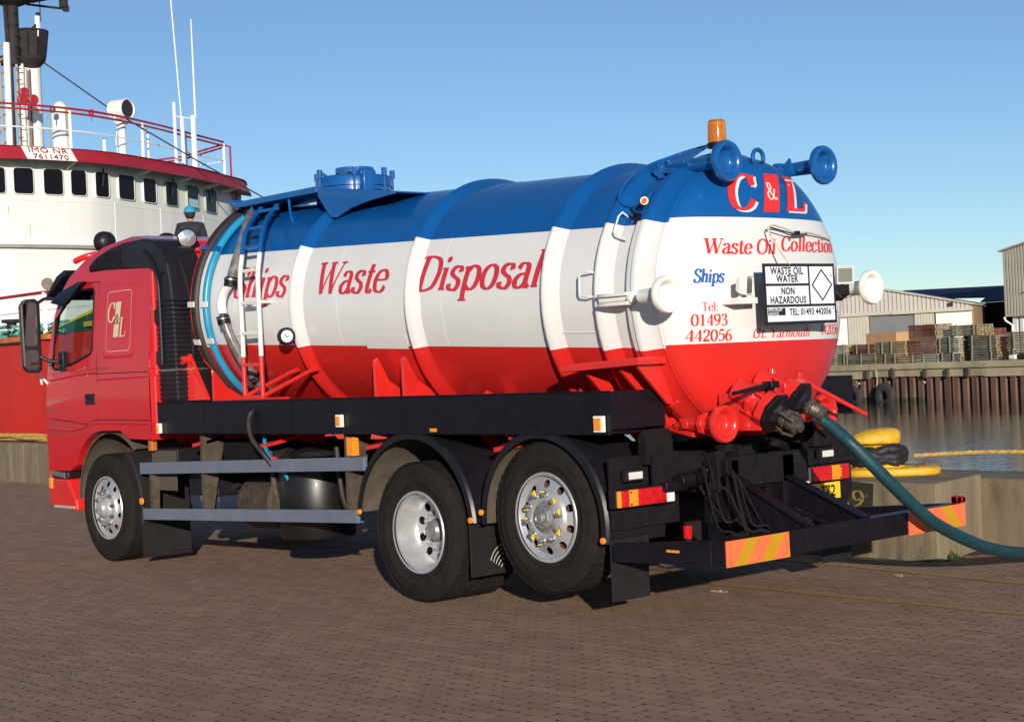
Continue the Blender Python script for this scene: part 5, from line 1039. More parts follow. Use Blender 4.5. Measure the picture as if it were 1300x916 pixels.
mb = MB(); mb.tube(cat_rom([(-3.64, -1.0, 2.80), (-3.57, -.98, 2.6), (-3.53, -.97, 2.4), (-3.515, -.97, 1.9)], 6), .014, 8); mb.tube([(-3.70, -1.15, 2.68), (-3.78, -1.15, 2.6), (-3.80, -1.15, 1.6)], .010, 6); obj('snorkel_rib', mb, PLASB, sn)
for k in range(22):
    z = 2.42-k*.042
    mb = MB(); mb.tube([(-3.83, -1.148, z), (-3.535, -1.148, z), (-3.525, -1.12, z), (-3.53, -.81, z)], .008, 6); obj('bellows_ridge', mb, PLASB, sn)
mb = MB(); mb.box(-3.85, -3.515, -1.158, -.78, 1.785, 1.80); obj('bellows_clip', mb, STEEL, sn)
for z in (2.24, 1.86): mb = MB(); mb.prism([(-3.90, -1.15, z), (-3.95, -1.15, z+.04), (-3.90, -1.15, z+.10), (-3.80, -1.15, z+.12), (-3.80, -1.15, z-.05)], (0, .03, 0)); obj('snorkel_bracket', mb, PLASB, sn)

# ================================================================== BOLLARD, ROPES
YPAINT = mat('bollard_yellow', (.62, .36, .02), .55, var=.18, scale=9, bump=.4, bscale=40, grime=((.22, .08, .03), .34, 11))
bc = Vector((1.03, 3.09, .612))
bol = thing('mooring_bollard', 'yellow cast mooring bollard with rust spots on the concrete plinth', 'bollard', bc)
ux = Vector((math.cos(R(40)), math.sin(R(40)), 0)); uy = Vector((-ux.y, ux.x, 0))
def oval(c, a, b_, z, n=40, pw=2.6):
    out = []
    for k in range(n):
        A = 2*math.pi*k/n; ca_, sa_ = math.cos(A), math.sin(A); out.append(c+ux*a*math.copysign(abs(ca_)**(2/pw), ca_)+uy*b_*math.copysign(abs(sa_)**(2/pw), sa_)+Vector((0, 0, z)))
    return out
def stack(name, rows, m, parent, c=bc, ang=60, pw=2.6):
    mb = MB(); n = 40
    for (a, b_, z, ox) in rows: mb.v += [tuple(p) for p in oval(c+ux*ox, a, b_, z, n, pw)]
    for i in range(len(rows)-1):
        for k in range(n): mb.f.append((i*n+k, i*n+(k+1) % n, (i+1)*n+(k+1) % n, (i+1)*n+k)); mb.m.append(0); mb.sm.append(True)
    mb.f.append(tuple(range(n))); mb.m.append(0); mb.sm.append(False); mb.f.append(tuple((len(rows)-1)*n+k for k in range(n))); mb.m.append(0); mb.sm.append(True)
    return obj(name, mb, m, parent, ang=ang)
stack('base_plate', [(.40, .27, 0, 0.02), (.41, .28, .012, .02), (.41, .28, .055, .02), (.385, .26, .068, .02)], YPAINT, bol, pw=3.4)
stack('neck', [(.23, .17, .068, -.08), (.18, .145, .11, -.08), (.15, .125, .16, -.08), (.15, .125, .24, -.08), (.19, .14, .26, -.09)], YPAINT, bol)
stack('head', [(.18, .13, .268, -.10), (.225, .15, .270, -.12), (.24, .16, .285, -.13), (.235, .16, .315, -.12), (.19, .14, .360, -.075), (.13, .10, .388, -.04), (.06, .05, .400, -.02), (.02, .02, .402, -.02)], YPAINT, bol, pw=2.3)
for k in range(6):
    A = k*math.pi/3+.3; c = bc+ux*.34*math.cos(A)+uy*.22*math.sin(A)+Vector((0, 0, .066)); mb = MB(); mb.cyl(c, c+Vector((0, 0, .022)), .024, 6); obj('anchor_bolt', mb, RUST, bol)
BROPE = mat('black_rope', (.012, .011, .015), .55, var=.4, scale=30, bump=.8, bscale=60)
for k, (z, rr) in enumerate(((.125, .042), (.17, .045), (.215, .042))):
    mb = MB(); pts = []; rf = []
    for i in range(49):
        A = 2*math.pi*i/48; w_ = .012*math.sin(A*7+k)+.008*math.sin(A*11+2*k); pts.append(bc-ux*.085+ux*(.20+w_)*math.cos(A)+uy*(.17+w_)*math.sin(A)+Vector((0, 0, z+.012*math.sin(A*3+k*2)+.006*math.sin(A*9)))); rf.append(rr*(1+.10*math.sin(A*13+k)+.07*math.sin(A*23)))
    mb.tube(pts[:-1], rr, 10, closed=True, rf=rf[:-1])
    if k == 0: rp = obj('mooring_rope', mb, BROPE); tag(rp, 'thick black mooring rope looped round the neck of the yellow bollard', 'rope')
    else: obj('rope_turn', mb, BROPE, rp)
mb = MB(); pts = cat_rom([bc+Vector((-.16, .10, .2)), (.5, 3.25, .86), (-.6, 3.6, .92), (-3, 4.4, 1.1), (-9, 6.8, 2.2), (-14.6, 9.2, 3.1)], 10); mb.tube(pts, .045, 8); obj('rope_lead', mb, BROPE, rp)
def laid_rope(pts, r, m, name, parent=None, pitch=.16, strands=3, res=.02):
    P_ = [Vector(p) for p in pts]; mbs = MB()
    for s_ in range(strands):
        out = []; acc = 0
        for i in range(len(P_)-1):
            a, b_ = P_[i], P_[i+1]; l = (b_-a).length; t_ = (b_-a).normalized(); u = t_.cross(Vector((0, 0, 1)))
            u = u.normalized() if u.length > .05 else t_.cross(Vector((1, 0, 0))).normalized(); v = u.cross(t_); n = max(1, int(l/res))
            for j in range(n): A = acc/pitch*2*math.pi+2*math.pi*s_/strands; out.append(a.lerp(b_, j/n)+(u*math.cos(A)+v*math.sin(A))*r*.5); acc += l/n
        mbs.tube(out, r*.56, 6)
    return obj(name, mbs, m, parent)
YROPE = mat('yellow_rope', (.50, .30, .07), .8, var=.35, scale=25, bump=.5, bscale=150)
yr = laid_rope(cat_rom([bc+Vector((.10, .24, .145)), (1.9, 3.7, .77), (4, 4.2, .70), (8, 5.2, .75), (14, 7, .9)], 8), .017, YROPE, 'yellow_mooring_rope'); tag(yr, 'taut yellow laid rope running right from the bollard over the water', 'rope')
# heap of yellow rope on the wall at the left
ry = None
for k in range(7):
    base = [(-24+1.15*j, qy(-24+1.15*j)+.12+rnd.uniform(0, .22), .70+.03+.035*(k % 3)+rnd.uniform(0, .03)) for j in range(12)]
    o_ = laid_rope(cat_rom(base, 4), .032, YROPE, 'rope_heap' if ry is None else 'rope_strand', ry, pitch=.28, res=.06)
    if ry is None: ry = o_; tag(ry, 'yellow rope laid along the top of the quay wall left of the cab', 'rope')

# ================================================================== THE SHIP
ship = thing('ship', 'white and red ship moored behind the truck with a curved wheelhouse', 'ship', (-24, 11.5, -2.3))
SWHITE = mat('ship_white', (.74, .73, .70), .55, var=.05, scale=1.2, grime=((.50, .33, .18), .06, 1.6), streak=True, bump=.4, bscale=1.2)
SRED = mat('ship_red_trim', (.34, .016, .03), .5, var=.12, scale=2)
HRED = mat('hull_red', (.46, .022, .016), .5, var=.18, scale=.7, grime=((.30, .02, .02), .35, .8), streak=True, bump=.3, bscale=.8)
HGREEN = mat('hull_green', (.01, .075, .035), .5); HYEL = mat('hull_yellow', (.55, .42, .02), .5)
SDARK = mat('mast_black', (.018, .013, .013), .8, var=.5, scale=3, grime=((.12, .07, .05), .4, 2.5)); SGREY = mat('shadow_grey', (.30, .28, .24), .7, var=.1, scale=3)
# hull: stations of (x, half-breadth, top z)
st_h = [(-50, 5.2, 2.55), (-44, 6.0, 2.55), (-36, 6.2, 2.55), (-28, 6.2, 2.57), (-22, 6.2, 2.62), (-20, 6.15, 2.66), (-18, 5.8, 2.73), (-16.6, 4.9, 2.80), (-15.2, 3.5, 2.88), (-14.1, 1.9, 2.95), (-13.3, .15, 3.0)]
mb = MB(); cy = 11.5; rows = 7
for x, hb, zt in st_h:
    for sg_ in (-1, 1):
        for k in range(rows):
            f = k/(rows-1); z = -4.3+(zt+4.3)*f; fl_ = .72+.28*smooth_step(.2, 1, f) if x > -22 else .93+.07*smooth_step(0, .5, f); xo = (1-f)*max(0, (x+20))*-.16
            mb.v.append((x+xo, cy+sg_*hb*fl_, z))
m = 2*rows
for i in range(len(st_h)-1):
    for sg_ in (0, 1):
        for k in range(rows-1): a = i*m+sg_*rows+k; mb.f.append((a, a+1, a+m+1, a+m)); mb.m.append(0); mb.sm.append(True)
obj('hull', mb, HRED, ship, ang=60)
mb = MB(); b = 0
for x, hb, zt in st_h: mb.v += [(x, cy-hb+.05, min(zt, 2.55)-.05), (x, cy+hb-.05, min(zt, 2.55)-.05)]
for i in range(len(st_h)-1): mb.f.append((2*i, 2*i+1, 2*i+3, 2*i+2)); mb.m.append(0); mb.sm.append(False)
obj('deck', mb, mat('deck_green', (.05, .10, .07), .8), ship)
for (dz0, dz1, m_, nm) in ((0, .42, HGREEN, 'bulwark'), (.42, .50, HYEL, 'bulwark_cap')):
    mb = MB(); q = [(x, hb, zt) for x, hb, zt in st_h if x > -20.6]
    for sg_ in (-1, 1):
        b = len(mb.v)
        for i, (x, hb, zt) in enumerate(q):
            g_ = smooth_step(-20.5, -17.5, x); th = .05 if nm == 'bulwark_cap' else .02
            for yo in (hb+th, hb-.04):
                for dz in (dz0, dz1): mb.v.append((x, cy+sg_*yo, zt+dz*g_))
        for i in range(len(q)-1):
            a = b+4*i; mb.f += [(a, a+1, a+5, a+4), (a+2, a+3, a+7, a+6), (a+1, a+3, a+7, a+5), (a, a+2, a+6, a+4)]; mb.m += [0]*4; mb.sm += [False]*4
    obj(nm, mb, m_, ship)
mb = MB(); mb.box(-60, -20.2, cy-6.24, cy-6.17, 2.555, 2.60); obj('rubbing_strake', mb, SDARK, ship)
mb = MB(); mb.box(-60, -19.7, cy-6.22, cy-6.15, 2.60, 2.70); obj('orange_strip', mb, mat('orange_primer', (.50, .14, .04), .7, var=.3, scale=3), ship)
mb = MB(); mb.box(-18.6, -18.0, cy-6.02, cy-5.9, 2.78, 2.87); obj('hull_mark', mb, HYEL, ship)
# wheelhouse: plan curve measured on the bridge front, mirrored to the near side
CUR = [(-34.9, 5.15 if False else 1.6), (-33.9, 2.9), (-32.8, 4.4), (-31.6, 6.5), (-30.85, 8.0), (-30.46, 9.3), (-30.40, 10.55), (-30.46, 11.94), (-30.83, 13.07), (-31.5, 14.41), (-32.07, 15.49), (-32.83, 16.73), (-33.89, 18.19), (-34.75, 19.3), (-36.0, 20.2)]
CUR = [p for p in CUR if p[1] > 6.4]; CUR = [(-31.9, 6.2)]+CUR
cv = cat_rom(CUR, 5)
def band(name, ofs0, z0_, ofs1, z1_, m_, parent=ship, back=8.0, capt=False, capb=False):
    mb = MB(); n = len(cv)
    def off(i, o_):
        a = Vector(cv[max(0, i-1)]); b_ = Vector(cv[min(n-1, i+1)]); t_ = (b_-a).normalized(); return Vector(cv[i])+Vector((t_.y, -t_.x))*o_
    for o_, z in ((ofs0, z0_), (ofs1, z1_)):
        for i in range(n): p = off(i, o_); mb.v.append((p.x, p.y, z))
    for i in range(n-1): mb.f.append((i, i+1, n+i+1, n+i)); mb.m.append(0); mb.sm.append(True)
    return obj(name, mb, m_, parent, ang=50)
def offp(y, o_, z):     # point on the curve at given y
    for i in range(len(cv)-1):
        if cv[i][1] <= y <= cv[i+1][1]:
            f = (y-cv[i][1])/(cv[i+1][1]-cv[i][1]); a = Vector(cv[i]); b_ = Vector(cv[i+1]); t_ = (b_-a).normalized(); p = a.lerp(b_, f)+Vector((t_.y, -t_.x))*o_; return Vector((p.x, p.y, z)), Vector((t_.x, t_.y, 0)), Vector((t_.y, -t_.x, 0))
band('wheelhouse_wall', -.50, 5.45, -.50, 7.72, SWHITE); band('lower_house', -.47, 2.4, -.47, 5.36, SWHITE)
band('deck_ledge', -.35, 5.36, -.35, 5.45, SGREY); band('ledge_top', -.52, 5.452, -.34, 5.448, SWHITE); band('ledge_under', -.50, 5.355, -.34, 5.362, SGREY)
band('roof_fascia', .12, 7.62, -.08, 8.0, SRED); band('eave', -.55, 7.74, .12, 7.615, SGREY)
# flat roof and side wall
mb = MB(); n = len(cv); mb.v += [(x-.0, y, 7.985) for x, y in cv]; mb.v += [(x-9, y, 7.985) for x, y in cv]
for i in range(n-1): mb.f.append((i, i+1, n+i+1, n+i)); mb.m.append(0); mb.sm.append(False)
obj('wheelhouse_roof', mb, SWHITE, ship)
mb = MB(); mb.box(-42, -36.1, 19.9, 20.0, 2.4, 7.9); mb.box(-42, -32.3, 6.2, 6.3, 2.4, 7.9); obj('house_side', mb, SWHITE, ship)
for y in (9.0, 11.3, 14.0, 15.9, 17.5, 18.6):       # eave brackets
    p, t_, nn = offp(y, -.5, 7.5); mb = MB(); mb.prism([p+Vector((0, 0, .12)), p+nn*.56+Vector((0, 0, .13)), p+nn*.5+Vector((0, 0, .09)), p+Vector((0, 0, -.02))], t_*.04); obj('eave_bracket', mb, SWHITE, ship)
WINS = [(8.05, 8.7), (8.95, 9.5), (9.76, 10.33), (10.63, 11.18), (11.44, 11.97), (12.31, 12.85), (13.25, 13.92), (14.33, 14.88), (15.35, 15.93), (16.45, 17.10), (17.54, 18.2)]
WG = mat('bridge_glass', (.008, .006, .010), .2, spec=.15); SEAL = mat('green_window_edge', (.30, .40, .28), .5)
def wrect(c, t_, nn, hw, hh, r, l): return [c+t_*x+Vector((0, 0, z))+nn*l for x, z in rrect(-hw, hw, -hh, hh, r, 4)]
for wi, (ya, yb) in enumerate(WINS):
    if yb > 18.5: continue
    pa, _, _ = offp(ya, -.5, 0); pb, _, _ = offp(yb, -.5, 0); c = (pa+pb)/2; t_ = (pb-pa).normalized(); nn = Vector((t_.y, -t_.x, 0)); hw = (pb-pa).length/2; cz = 7.12+.005*wi; c = Vector((c.x, c.y, cz))+nn*.05
    o1 = wrect(c, t_, nn, hw+.03, .365, .10, -.08); o2 = wrect(c, t_, nn, hw+.02, .355, .10, .012); o3 = wrect(c, t_, nn, hw+.005, .34, .09, .012); o4 = wrect(c, t_, nn, hw+.005, .34, .09, -.02); k_ = len(o1)
    mb = MB(); mb.add(o1+o2+o3+o4, [(r*k_+i, r*k_+(i+1) % k_, (r+1)*k_+(i+1) % k_, (r+1)*k_+i) for r in range(3) for i in range(k_)]); wf = obj('window_frame', mb, SEAL if wi > 7 else SWHITE, ship, origin=c)
    mb = MB(); mb.add(wrect(c, t_, nn, hw+.004, .339, .09, -.006), [tuple(range(k_))]); obj('window_pane', mb, WG, wf)
    if wi in (5, 8, 10): mb = MB(); mb.tube([c+nn*.05+Vector((0, 0, .44)), c+nn*.05+t_*.02+Vector((0, 0, .25)), c+nn*.03-t_*.02+Vector((0, 0, -.05))], .022, 6); obj('window_wiper', mb, SDARK, wf)
    if wi == 9: mb = MB(); mb.add([c+t_*x+Vector((0, 0, z))+nn*.008 for x, z in ((-hw+.05, -.29), (hw-.06, -.29), (hw-.06, -.05), (-hw+.05, -.05))], [(0, 1, 2, 3)]); obj('blind', mb, mat('pale_blind', (.42, .60, .72), .6), wf)
for y in (9.25, 11.3, 13.1, 15.1, 17.4):
    for z0_, z1_ in ((5.46, 6.7), (3.0, 5.34)): p, t_, nn = offp(y, -.498, z0_); mb = MB(); mb.tube([p, p+Vector((0, 0, z1_-z0_))], .010, 5); obj('plate_seam', mb, SWHITE, ship)
for z in (6.62, 4.3):
    mb = MB(); mb.tube([offp(7+.4*k, -.497, z)[0] for k in range(30)], .009, 5); obj('plate_seam', mb, SWHITE, ship)
RSTK = mat('rust_streak', (.55, .40, .27), .8, var=.15, scale=6)
for y, z, l in ((10.2, 6.0, .35), (12.9, 5.9, .5), (9.6, 6.45, .25), (16.2, 6.2, .4), (14.7, 4.9, .3)):
    p, t_, nn = offp(y, -.496, z); mb = MB(); mb.prism([p-t_*.02, p+t_*.02, p+t_*.008-Vector((0, 0, l)), p-t_*.004-Vector((0, 0, l))], nn*.002); obj('rust_streak', mb, RSTK, ship)
# identification board
mb = MB(); pp = []
for i in range(7):
    y = 9.84+1.40*i/6
    pp += [offp(y+.10, .125, 7.63)[0], offp(y, -.065, 7.995)[0]]
mb.add(pp, [(2*i, 2*i+2, 2*i+3, 2*i+1) for i in range(6)]); ib = obj('number_board', mb, SWHITE, ship)
def IB(u, v, l):
    z = 7.63+v; f = (z-7.62)/.38; p, t_, nn = offp(9.93+u, .135-.2*f, z); return p+nn*l
sans('IMO NR', .20, lambda u, v, l: IB(.62+u, .20+v, l), [SRED], ib, bold=0, xscale=1.5, lift=.035); sans('7611470', .19, lambda u, v, l: IB(.66+u, .025+v, l), [SRED], ib, bold=0, xscale=1.4, lift=.035)
# roof rail
def rail(pts, r, m_, nm='rail_bar'): mb = MB(); mb.tube(pts, r, 6); return obj(nm, mb, m_, ship)
rpts = [(-31.8, 6.6), (-31.3, 9.3), (-31.3, 11.5), (-31.8, 13.2), (-32.9, 15.3), (-34.0, 17.0), (-35.1, 18.8)]
for z, m_, r in ((9.22, SRED, .032), (9.10, SRED, .030), (8.62, SWHITE, .022)):
    rail(cat_rom([(x, y, z) for x, y in rpts], 5), r, m_)
rail([(-35.1, 18.8, 9.15), (-36.9, 18.3, 8.95), (-39, 17.2, 8.9)], .032, SRED); rail([(-35.1, 18.8, 9.05), (-36.9, 18.3, 8.85), (-39, 17.2, 8.8)], .03, SRED); rail([(-35.1, 18.8, 8.6), (-39, 17.2, 8.5)], .02, SWHITE)
for q in (.05, .35, .6, .8, 1.0):
    cvr = cat_rom([(x, y, 0) for x, y in rpts], 10); p = cvr[min(len(cvr)-1, int(q*(len(cvr)-1)))]; rail([(p[0], p[1], 7.95), (p[0], p[1], 9.16)], .045, SWHITE, 'rail_post')
rail([(-35.1, 18.8, 9.12), (-35.2, 19.1, 9.10), (-35.2, 19.1, 8.0), (-35.35, 19.35, 7.6), (-35.35, 19.35, 5.4)], .035, SRED, 'downpipe')
def pole(x, y, z0_, z1_, r, r1=None, m_=SWHITE, nm='aerial'):
    mb = MB(); mb.cyl((x, y, z0_), (x, y, z1_), r, 8, r2=r1 or r); obj(nm, mb, m_, ship)
pole(-33, 15.87, 7.95, 9.95, .05); pole(-33, 16.12, 7.95, 9.5, .06); pole(-33, 16.5, 7.95, 9.6, .09, .08); pole(-33, 16.58, 9.5, 12.5, .035, .018); pole(-33, 12.0+1.55, 7.95, 8.75, .05, nm='vent_pipe'); pole(-33, 14.95, 7.95, 9.1, .04); rail([(-33, 16.1, 9.5), (-33.0, 16.0, 11.5), (-33, 15.85, 14.5)], .02, SWHITE, 'whip_aerial')
rail([(-33, 15.85, 9.55), (-33, 16.5, 9.5)], .02, SWHITE, 'aerial_bracket')
# satellite dome capsule
mb = MB(); mb.lathe((-33, 12.23, 7.95), (0, 0, 1), [(0, .22), (.3, .23), (.32, .25), (.36, .25), (.38, .235), (.9, .245), (.92, .255), (.96, .255), (.98, .245), (1.45, .245), (1.62, .20), (1.74, .10), (1.77, 1e-4)], 28); cp = obj('satellite_dome', mb, SWHITE, ship)
mb = MB(); mb.box(-32.78, -32.74, 12.26, 12.36, 8.75, 9.45); obj('dome_panel', mb, SGREY, cp)
for y, m_ in ((11.72, mat('green_lamp', (.01, .08, .04), .3)), (12.88, SRED)):
    mb = MB(); mb.lathe((-32.4, y, 9.35), (0, 0, 1), [(-.1, .001), (-.08, .06), (0, .085), (.08, .06), (.1, .001)], 14); mb.cyl((-32.4, y, 9.1), (-32.4, y, 9.27), .02, 6); obj('signal_lamp', mb, m_, ship)
# searchlight
c = Vector((-32.5, 13.86, 9.52)); d = Vector((.62, .05, 0)).normalized(); d = Vector((.80, -.05, .0)); d = Vector((.935, .31, -.03)).normalized()
mb = MB(); mb.lathe(c-d*.28, d, [(-.06, 1e-4), (-.05, .18), (0, .27), (.02, .29), (.55, .29), (.56, .27), (.50, .25)], 30); sl_ = obj('searchlight', mb, SWHITE, ship, origin=c)
mb = MB(); mb.lathe(c-d*.28, d, [(.50, .26), (.515, .25), (.52, 1e-4)], 30); obj('searchlight_glass', mb, mat('searchlight_glass', (.02, .015, .015), .15, spec=.7), sl_)
mb = MB(); mb.cyl((c.x, c.y, 7.95), (c.x, c.y, 9.2), .11, 14); mb.tube([(c.x, c.y-.22, 9.45), (c.x, c.y-.2, 9.15), (c.x, c.y, 9.1), (c.x, c.y+.2, 9.15)], .03, 6); mb.tube([(c.x, c.y-.12, 9.2), (c.x, c.y-.2, 8.6), (c.x, c.y-.12, 7.95)], .015, 5); obj('searchlight_stand', mb, SWHITE, sl_)
mb = MB(); mb.lathe(c-d*.28, d, [(-.062, .19), (-.03, .235)], 30); obj('searchlight_rim', mb, SDARK, sl_)
# mast
mx = -35
mb = MB(); mb.cyl((mx, 12.33, 7.9), (mx, 12.33, 11.3), .30, 26); ms = obj('mast', mb, SWHITE, ship)
mb = MB(); mb.cyl((mx+.3, 11.46, 7.9), (mx+.3, 11.50, 11.6), .10, 14); ml_ = obj('mast_leg', mb, SWHITE, ship)
for yy, rr in ((11.95, .09), (11.15, .08), (10.95, .10)): mb = MB(); mb.cyl((mx+.2, yy, 7.9), (mx+.2, yy, 11.2), rr, 12); obj('mast_leg', mb, SWHITE, ship)
for k in range(9): mb = MB(); mb.tube([(mx+.3, 11.15, 8.2+.4*k), (mx+.3, 11.46, 8.4+.4*k)], .03, 5); obj('mast_brace', mb, mat('stained_steel', (.30, .22, .15), .8), ship)
mb = MB(); mb.cyl((mx+.2, 11.74, 11.0), (mx+.2, 11.76, 13.6), .20, 16, r2=.17); mb.tube([(mx+.3, 11.55, 11.0), (mx+.3, 11.5, 12.7)], .06, 6); obj('mast_column', mb, SDARK, ship)
mb = MB(); mb.lathe((mx+.1, 12.3, 11.2), (0, 0, 1), [(-.38, .08), (-.10, .36), (0, .44), (.08, .44)], 18); mb.box(mx-.3, mx+.3, 11.5, 12.0, 11.05, 11.3); obj('crows_nest_floor', mb, SDARK, ship)
nb = MB()
for k in range(9):
    A0, A1 = R(-140+k*36), R(-140+(k+1)*36-4); p = [(mx+.1+.40*math.cos(A), 12.33+.40*math.sin(A)) for A in (A0, A1)]; q = [(mx+.1+.46*math.cos(A), 12.35+.48*math.sin(A)) for A in (A0, A1)]
    mb = MB(); mb.add([(p[0][0], p[0][1], 11.28), (p[1][0], p[1][1], 11.28), (q[1][0], q[1][1], 12.02), (q[0][0], q[0][1], 12.02)], [(0, 1, 2, 3)]); o_ = obj('crows_nest_panel', mb, SDARK, ship); o_.modifiers.new('t', 'SOLIDIFY').thickness = .03
rail([(mx+.1+.47*math.cos(R(a)), 12.35+.49*math.sin(R(a)), 12.04) for a in range(-140, 200, 20)], .03, SDARK, 'crows_nest_rim')
pole(mx, 12.62, 11.9, 12.55, .08); pole(mx, 12.64, 12.5, 12.66, .06, m_=SDARK, nm='lamp_cap'); pole(mx, 12.72, 12.4, 14, .015, m_=SDARK, nm='halyard')
mb = MB(); mb.cyl((mx, 12.4, 12.1), (mx, 12.6, 12.3), .05, 8); mb.box(mx-.1, mx+.1, 12.1, 12.35, 12.0, 12.12); obj('spotlamp', mb, SDARK, ship)
mb = MB(); mb.prism([(mx, 10.6, 12.95), (mx, 12.5, 12.92), (mx, 12.95, 13.05), (mx, 12.95, 13.4), (mx, 10.6, 13.4)], (.5, 0, 0)); mb.lathe((mx+.2, 11.75, 12.75), (0, 0, 1), [(-.05, .2), (.2, .8), (.25, .8)], 14); obj('radar_platform', mb, SDARK, ship)
mb = MB(); mb.box(mx, mx+.08, 12.3, 13.60, 12.83, 12.88); mb.box(mx, mx+.1, 13.44, 13.60, 12.78, 12.95); mb.cyl((mx, 13.47, 12.9), (mx, 13.47, 13.3), .13, 10); obj('yard_arm', mb, SDARK, ship)
for k in range(14):
    z = 8.2+.33*k; mb = MB(); mb.tube([(mx+.5, 11.66, z), (mx+.55, 11.80, z+.01)], .018, 5); obj('mast_rung', mb, SDARK if z > 11 else RUST, ship)
for y, m_, r, z1_ in ((11.6, SDARK, .05, 11), (11.25, SGREY, .035, 11), (12.05, SGREY, .03, 10.9), (12.14, RUST, .025, 10.9), (11.75, SGREY, .045, 11.2), (12.66, SGREY, .025, 9.7)): pole(mx+.35, y, 7.95, z1_, r, m_=m_, nm='conduit')
for y, z in ((11.75, 9.98), (11.70, 9.78), (12.02, 9.80)):
    mb = MB(); mb.lathe((-33.6, y-.33, z), (1, .1, 0), [(-.1, 1e-4), (-.08, .10), (0, .14), (.1, .15), (.12, .12), (.10, 1e-4)], 20); obj('red_lamp', mb, SRED, ship)
mb = MB(); mb.lathe((-33.9, 11.60, 9.75), (1, 0, 0), [(0, .05), (.3, .05)], 8); obj('lamp_arm', mb, SWHITE, ship)
wr = MB(); wr.tube([(mx, 12.68, 11.25), (-32.6, 13.7, 9.46), (-31.8, 15.9, 8.05), (-29.5, 18.3, 6.0), (-27.5, 20.0, 3.5)], .022, 5); obj('forestay', wr, SDARK, ship)
# fore deck gear seen left of the cab
for p0 in (-30, -27.6, -25.2, -22.6, -20.1, -17.8, -15.6):
    hb = np.interp(p0, [s_[0] for s_ in st_h], [s_[1] for s_ in st_h]); zz = 2.6
    rail([(p0, cy-hb+.08, zz-.1), (p0, cy-hb+.08, 3.52)], .045, SWHITE, 'deck_rail_post')
lp = [(x, cy-np.interp(x, [s_[0] for s_ in st_h], [s_[1] for s_ in st_h])+.08) for x in np.linspace(-34, -14.5, 24)]
rail([(x, y, 3.52) for x, y in lp], .035, SRED, 'deck_rail'); rail([(x, y, 3.18) for x, y in lp], .018, SWHITE, 'deck_rail'); rail([(x, y, 2.86) for x, y in lp], .018, SWHITE, 'deck_rail')
net = MB(); NET = mat('green_net', (.10, .42, .34), .9, var=.5, scale=14, bump=.8, bscale=30)
for k in range(260):
    x = rnd.uniform(-26, -19.2); y = cy-6.0+rnd.uniform(0, .8); z = 2.68+rnd.uniform(0, .30)*(1-.3*abs(math.sin(x*1.7))); a = rnd.uniform(0, 6.3)
    net.tube([(x, y, z), (x+.25*math.cos(a), y+.2*math.sin(a), z+rnd.uniform(-.08, .08)), (x+.5*math.cos(a+.5), y+.25*math.sin(a+.5), z)], .022, 4)
nn_ = obj('fishing_net', net, NET); nn_['kind'] = 'stuff'
mb = MB(); mb.cyl((-21.9, 5.55, 2.5), (-21.9, 5.55, 3.05), .10, 14); mb.lathe((-21.9, 5.55, 3.0), (0, 0, 1), [(0, .1), (.02, .2), (.08, .2), (.09, 1e-4)], 16); obj('deck_bitt', mb, SDARK, ship)
c = Vector((-20.3, 5.6, 3.70)); mb = MB(); mb.lathe(c, (.75, -.65, 0), [(-.05, 1e-4), (-.04, .10), (0, .12), (.02, .115), (.022, 1e-4)], 24); mb.cyl(c-Vector((0, 0, .1)), (-20.3, 5.6, 3.45), .02, 6); obj('deck_lamp', mb, mat('rusty_lamp', (.18, .13, .10), .7, var=.3, scale=20), ship)
# furled brown gear by the rail
BRG = mat('brown_gear', (.10, .06, .035), .95, var=.5, scale=5, bump=1, bscale=12); mb = MB()
for k in range(30): x = -19.9+rnd.uniform(0, 1.7); y = 6.3+rnd.uniform(0, .5); mb.tube(cat_rom([(x, y, 2.5), (x+rnd.uniform(-.1, .1), y, 3.0), (x+rnd.uniform(-.15, .15), y, 3.6+rnd.uniform(-.2, .15))], 4), rnd.uniform(.05, .12), 6)
tg = obj('hanging_gear', mb, BRG, ship)
# arched door and vent seen through the cab
mb = MB(); mb.prism([(-18.4, 8.2, 2.5), (-16.9, 8.2, 2.5), (-16.9, 8.2, 4.1), (-17.1, 8.2, 4.3), (-18.2, 8.2, 4.3), (-18.4, 8.2, 4.1)], (0, 1.2, 0)); wn = obj('winch_house', mb, SWHITE, ship)
mb = MB(); mb.prism([(-18.2, 8.185, 2.6), (-17.3, 8.185, 2.6), (-17.3, 8.185, 3.7), (-17.5, 8.185, 3.95), (-18.0, 8.185, 3.95), (-18.2, 8.185, 3.7)], (0, .01, 0)); obj('winch_house_door', mb, SDARK, wn)
mb = MB(); mb.box(-19.4, -16.6, 6.9, 8.1, 2.4, 3.22); obj('hatch_platform', mb, SWHITE, ship)

# ================================================================== PERSON on the fore deck
def skin(name, verts, edges, radii, m_, parent, root=0, sub=2):
    me = bpy.data.meshes.new(name); me.from_pydata(verts, edges, []); me.materials.append(m_); o_ = bpy.data.objects.new(name, me); col.objects.link(o_)
    if parent: o_.parent = parent
    sk_ = o_.modifiers.new('skin', 'SKIN'); sk_.use_smooth_shade = True
    for i, r in enumerate(radii): v = me.skin_vertices[0].data[i]; v.radius = (r, r) if not isinstance(r, tuple) else r; v.use_root = (i == root)
    sb = o_.modifiers.new('sub', 'SUBSURF'); sb.levels = sb.render_levels = sub; return o_
per = thing('person', 'person in dark jacket and blue hard hat on the ship deck behind the cab', 'person', (-18.0, 7.5, 3.22))
per.rotation_euler = (0, 0, R(150))       # faces along local +x
SK = mat('skin', (.48, .27, .19), .6); JK = mat('navy_jacket', (.012, .014, .025), .8, var=.3, scale=20, bump=.4, bscale=50); TR_ = mat('dark_trousers', (.02, .02, .026), .85); HAT = mat('blue_hard_hat', (.03, .30, .48), .3, coat=.4)
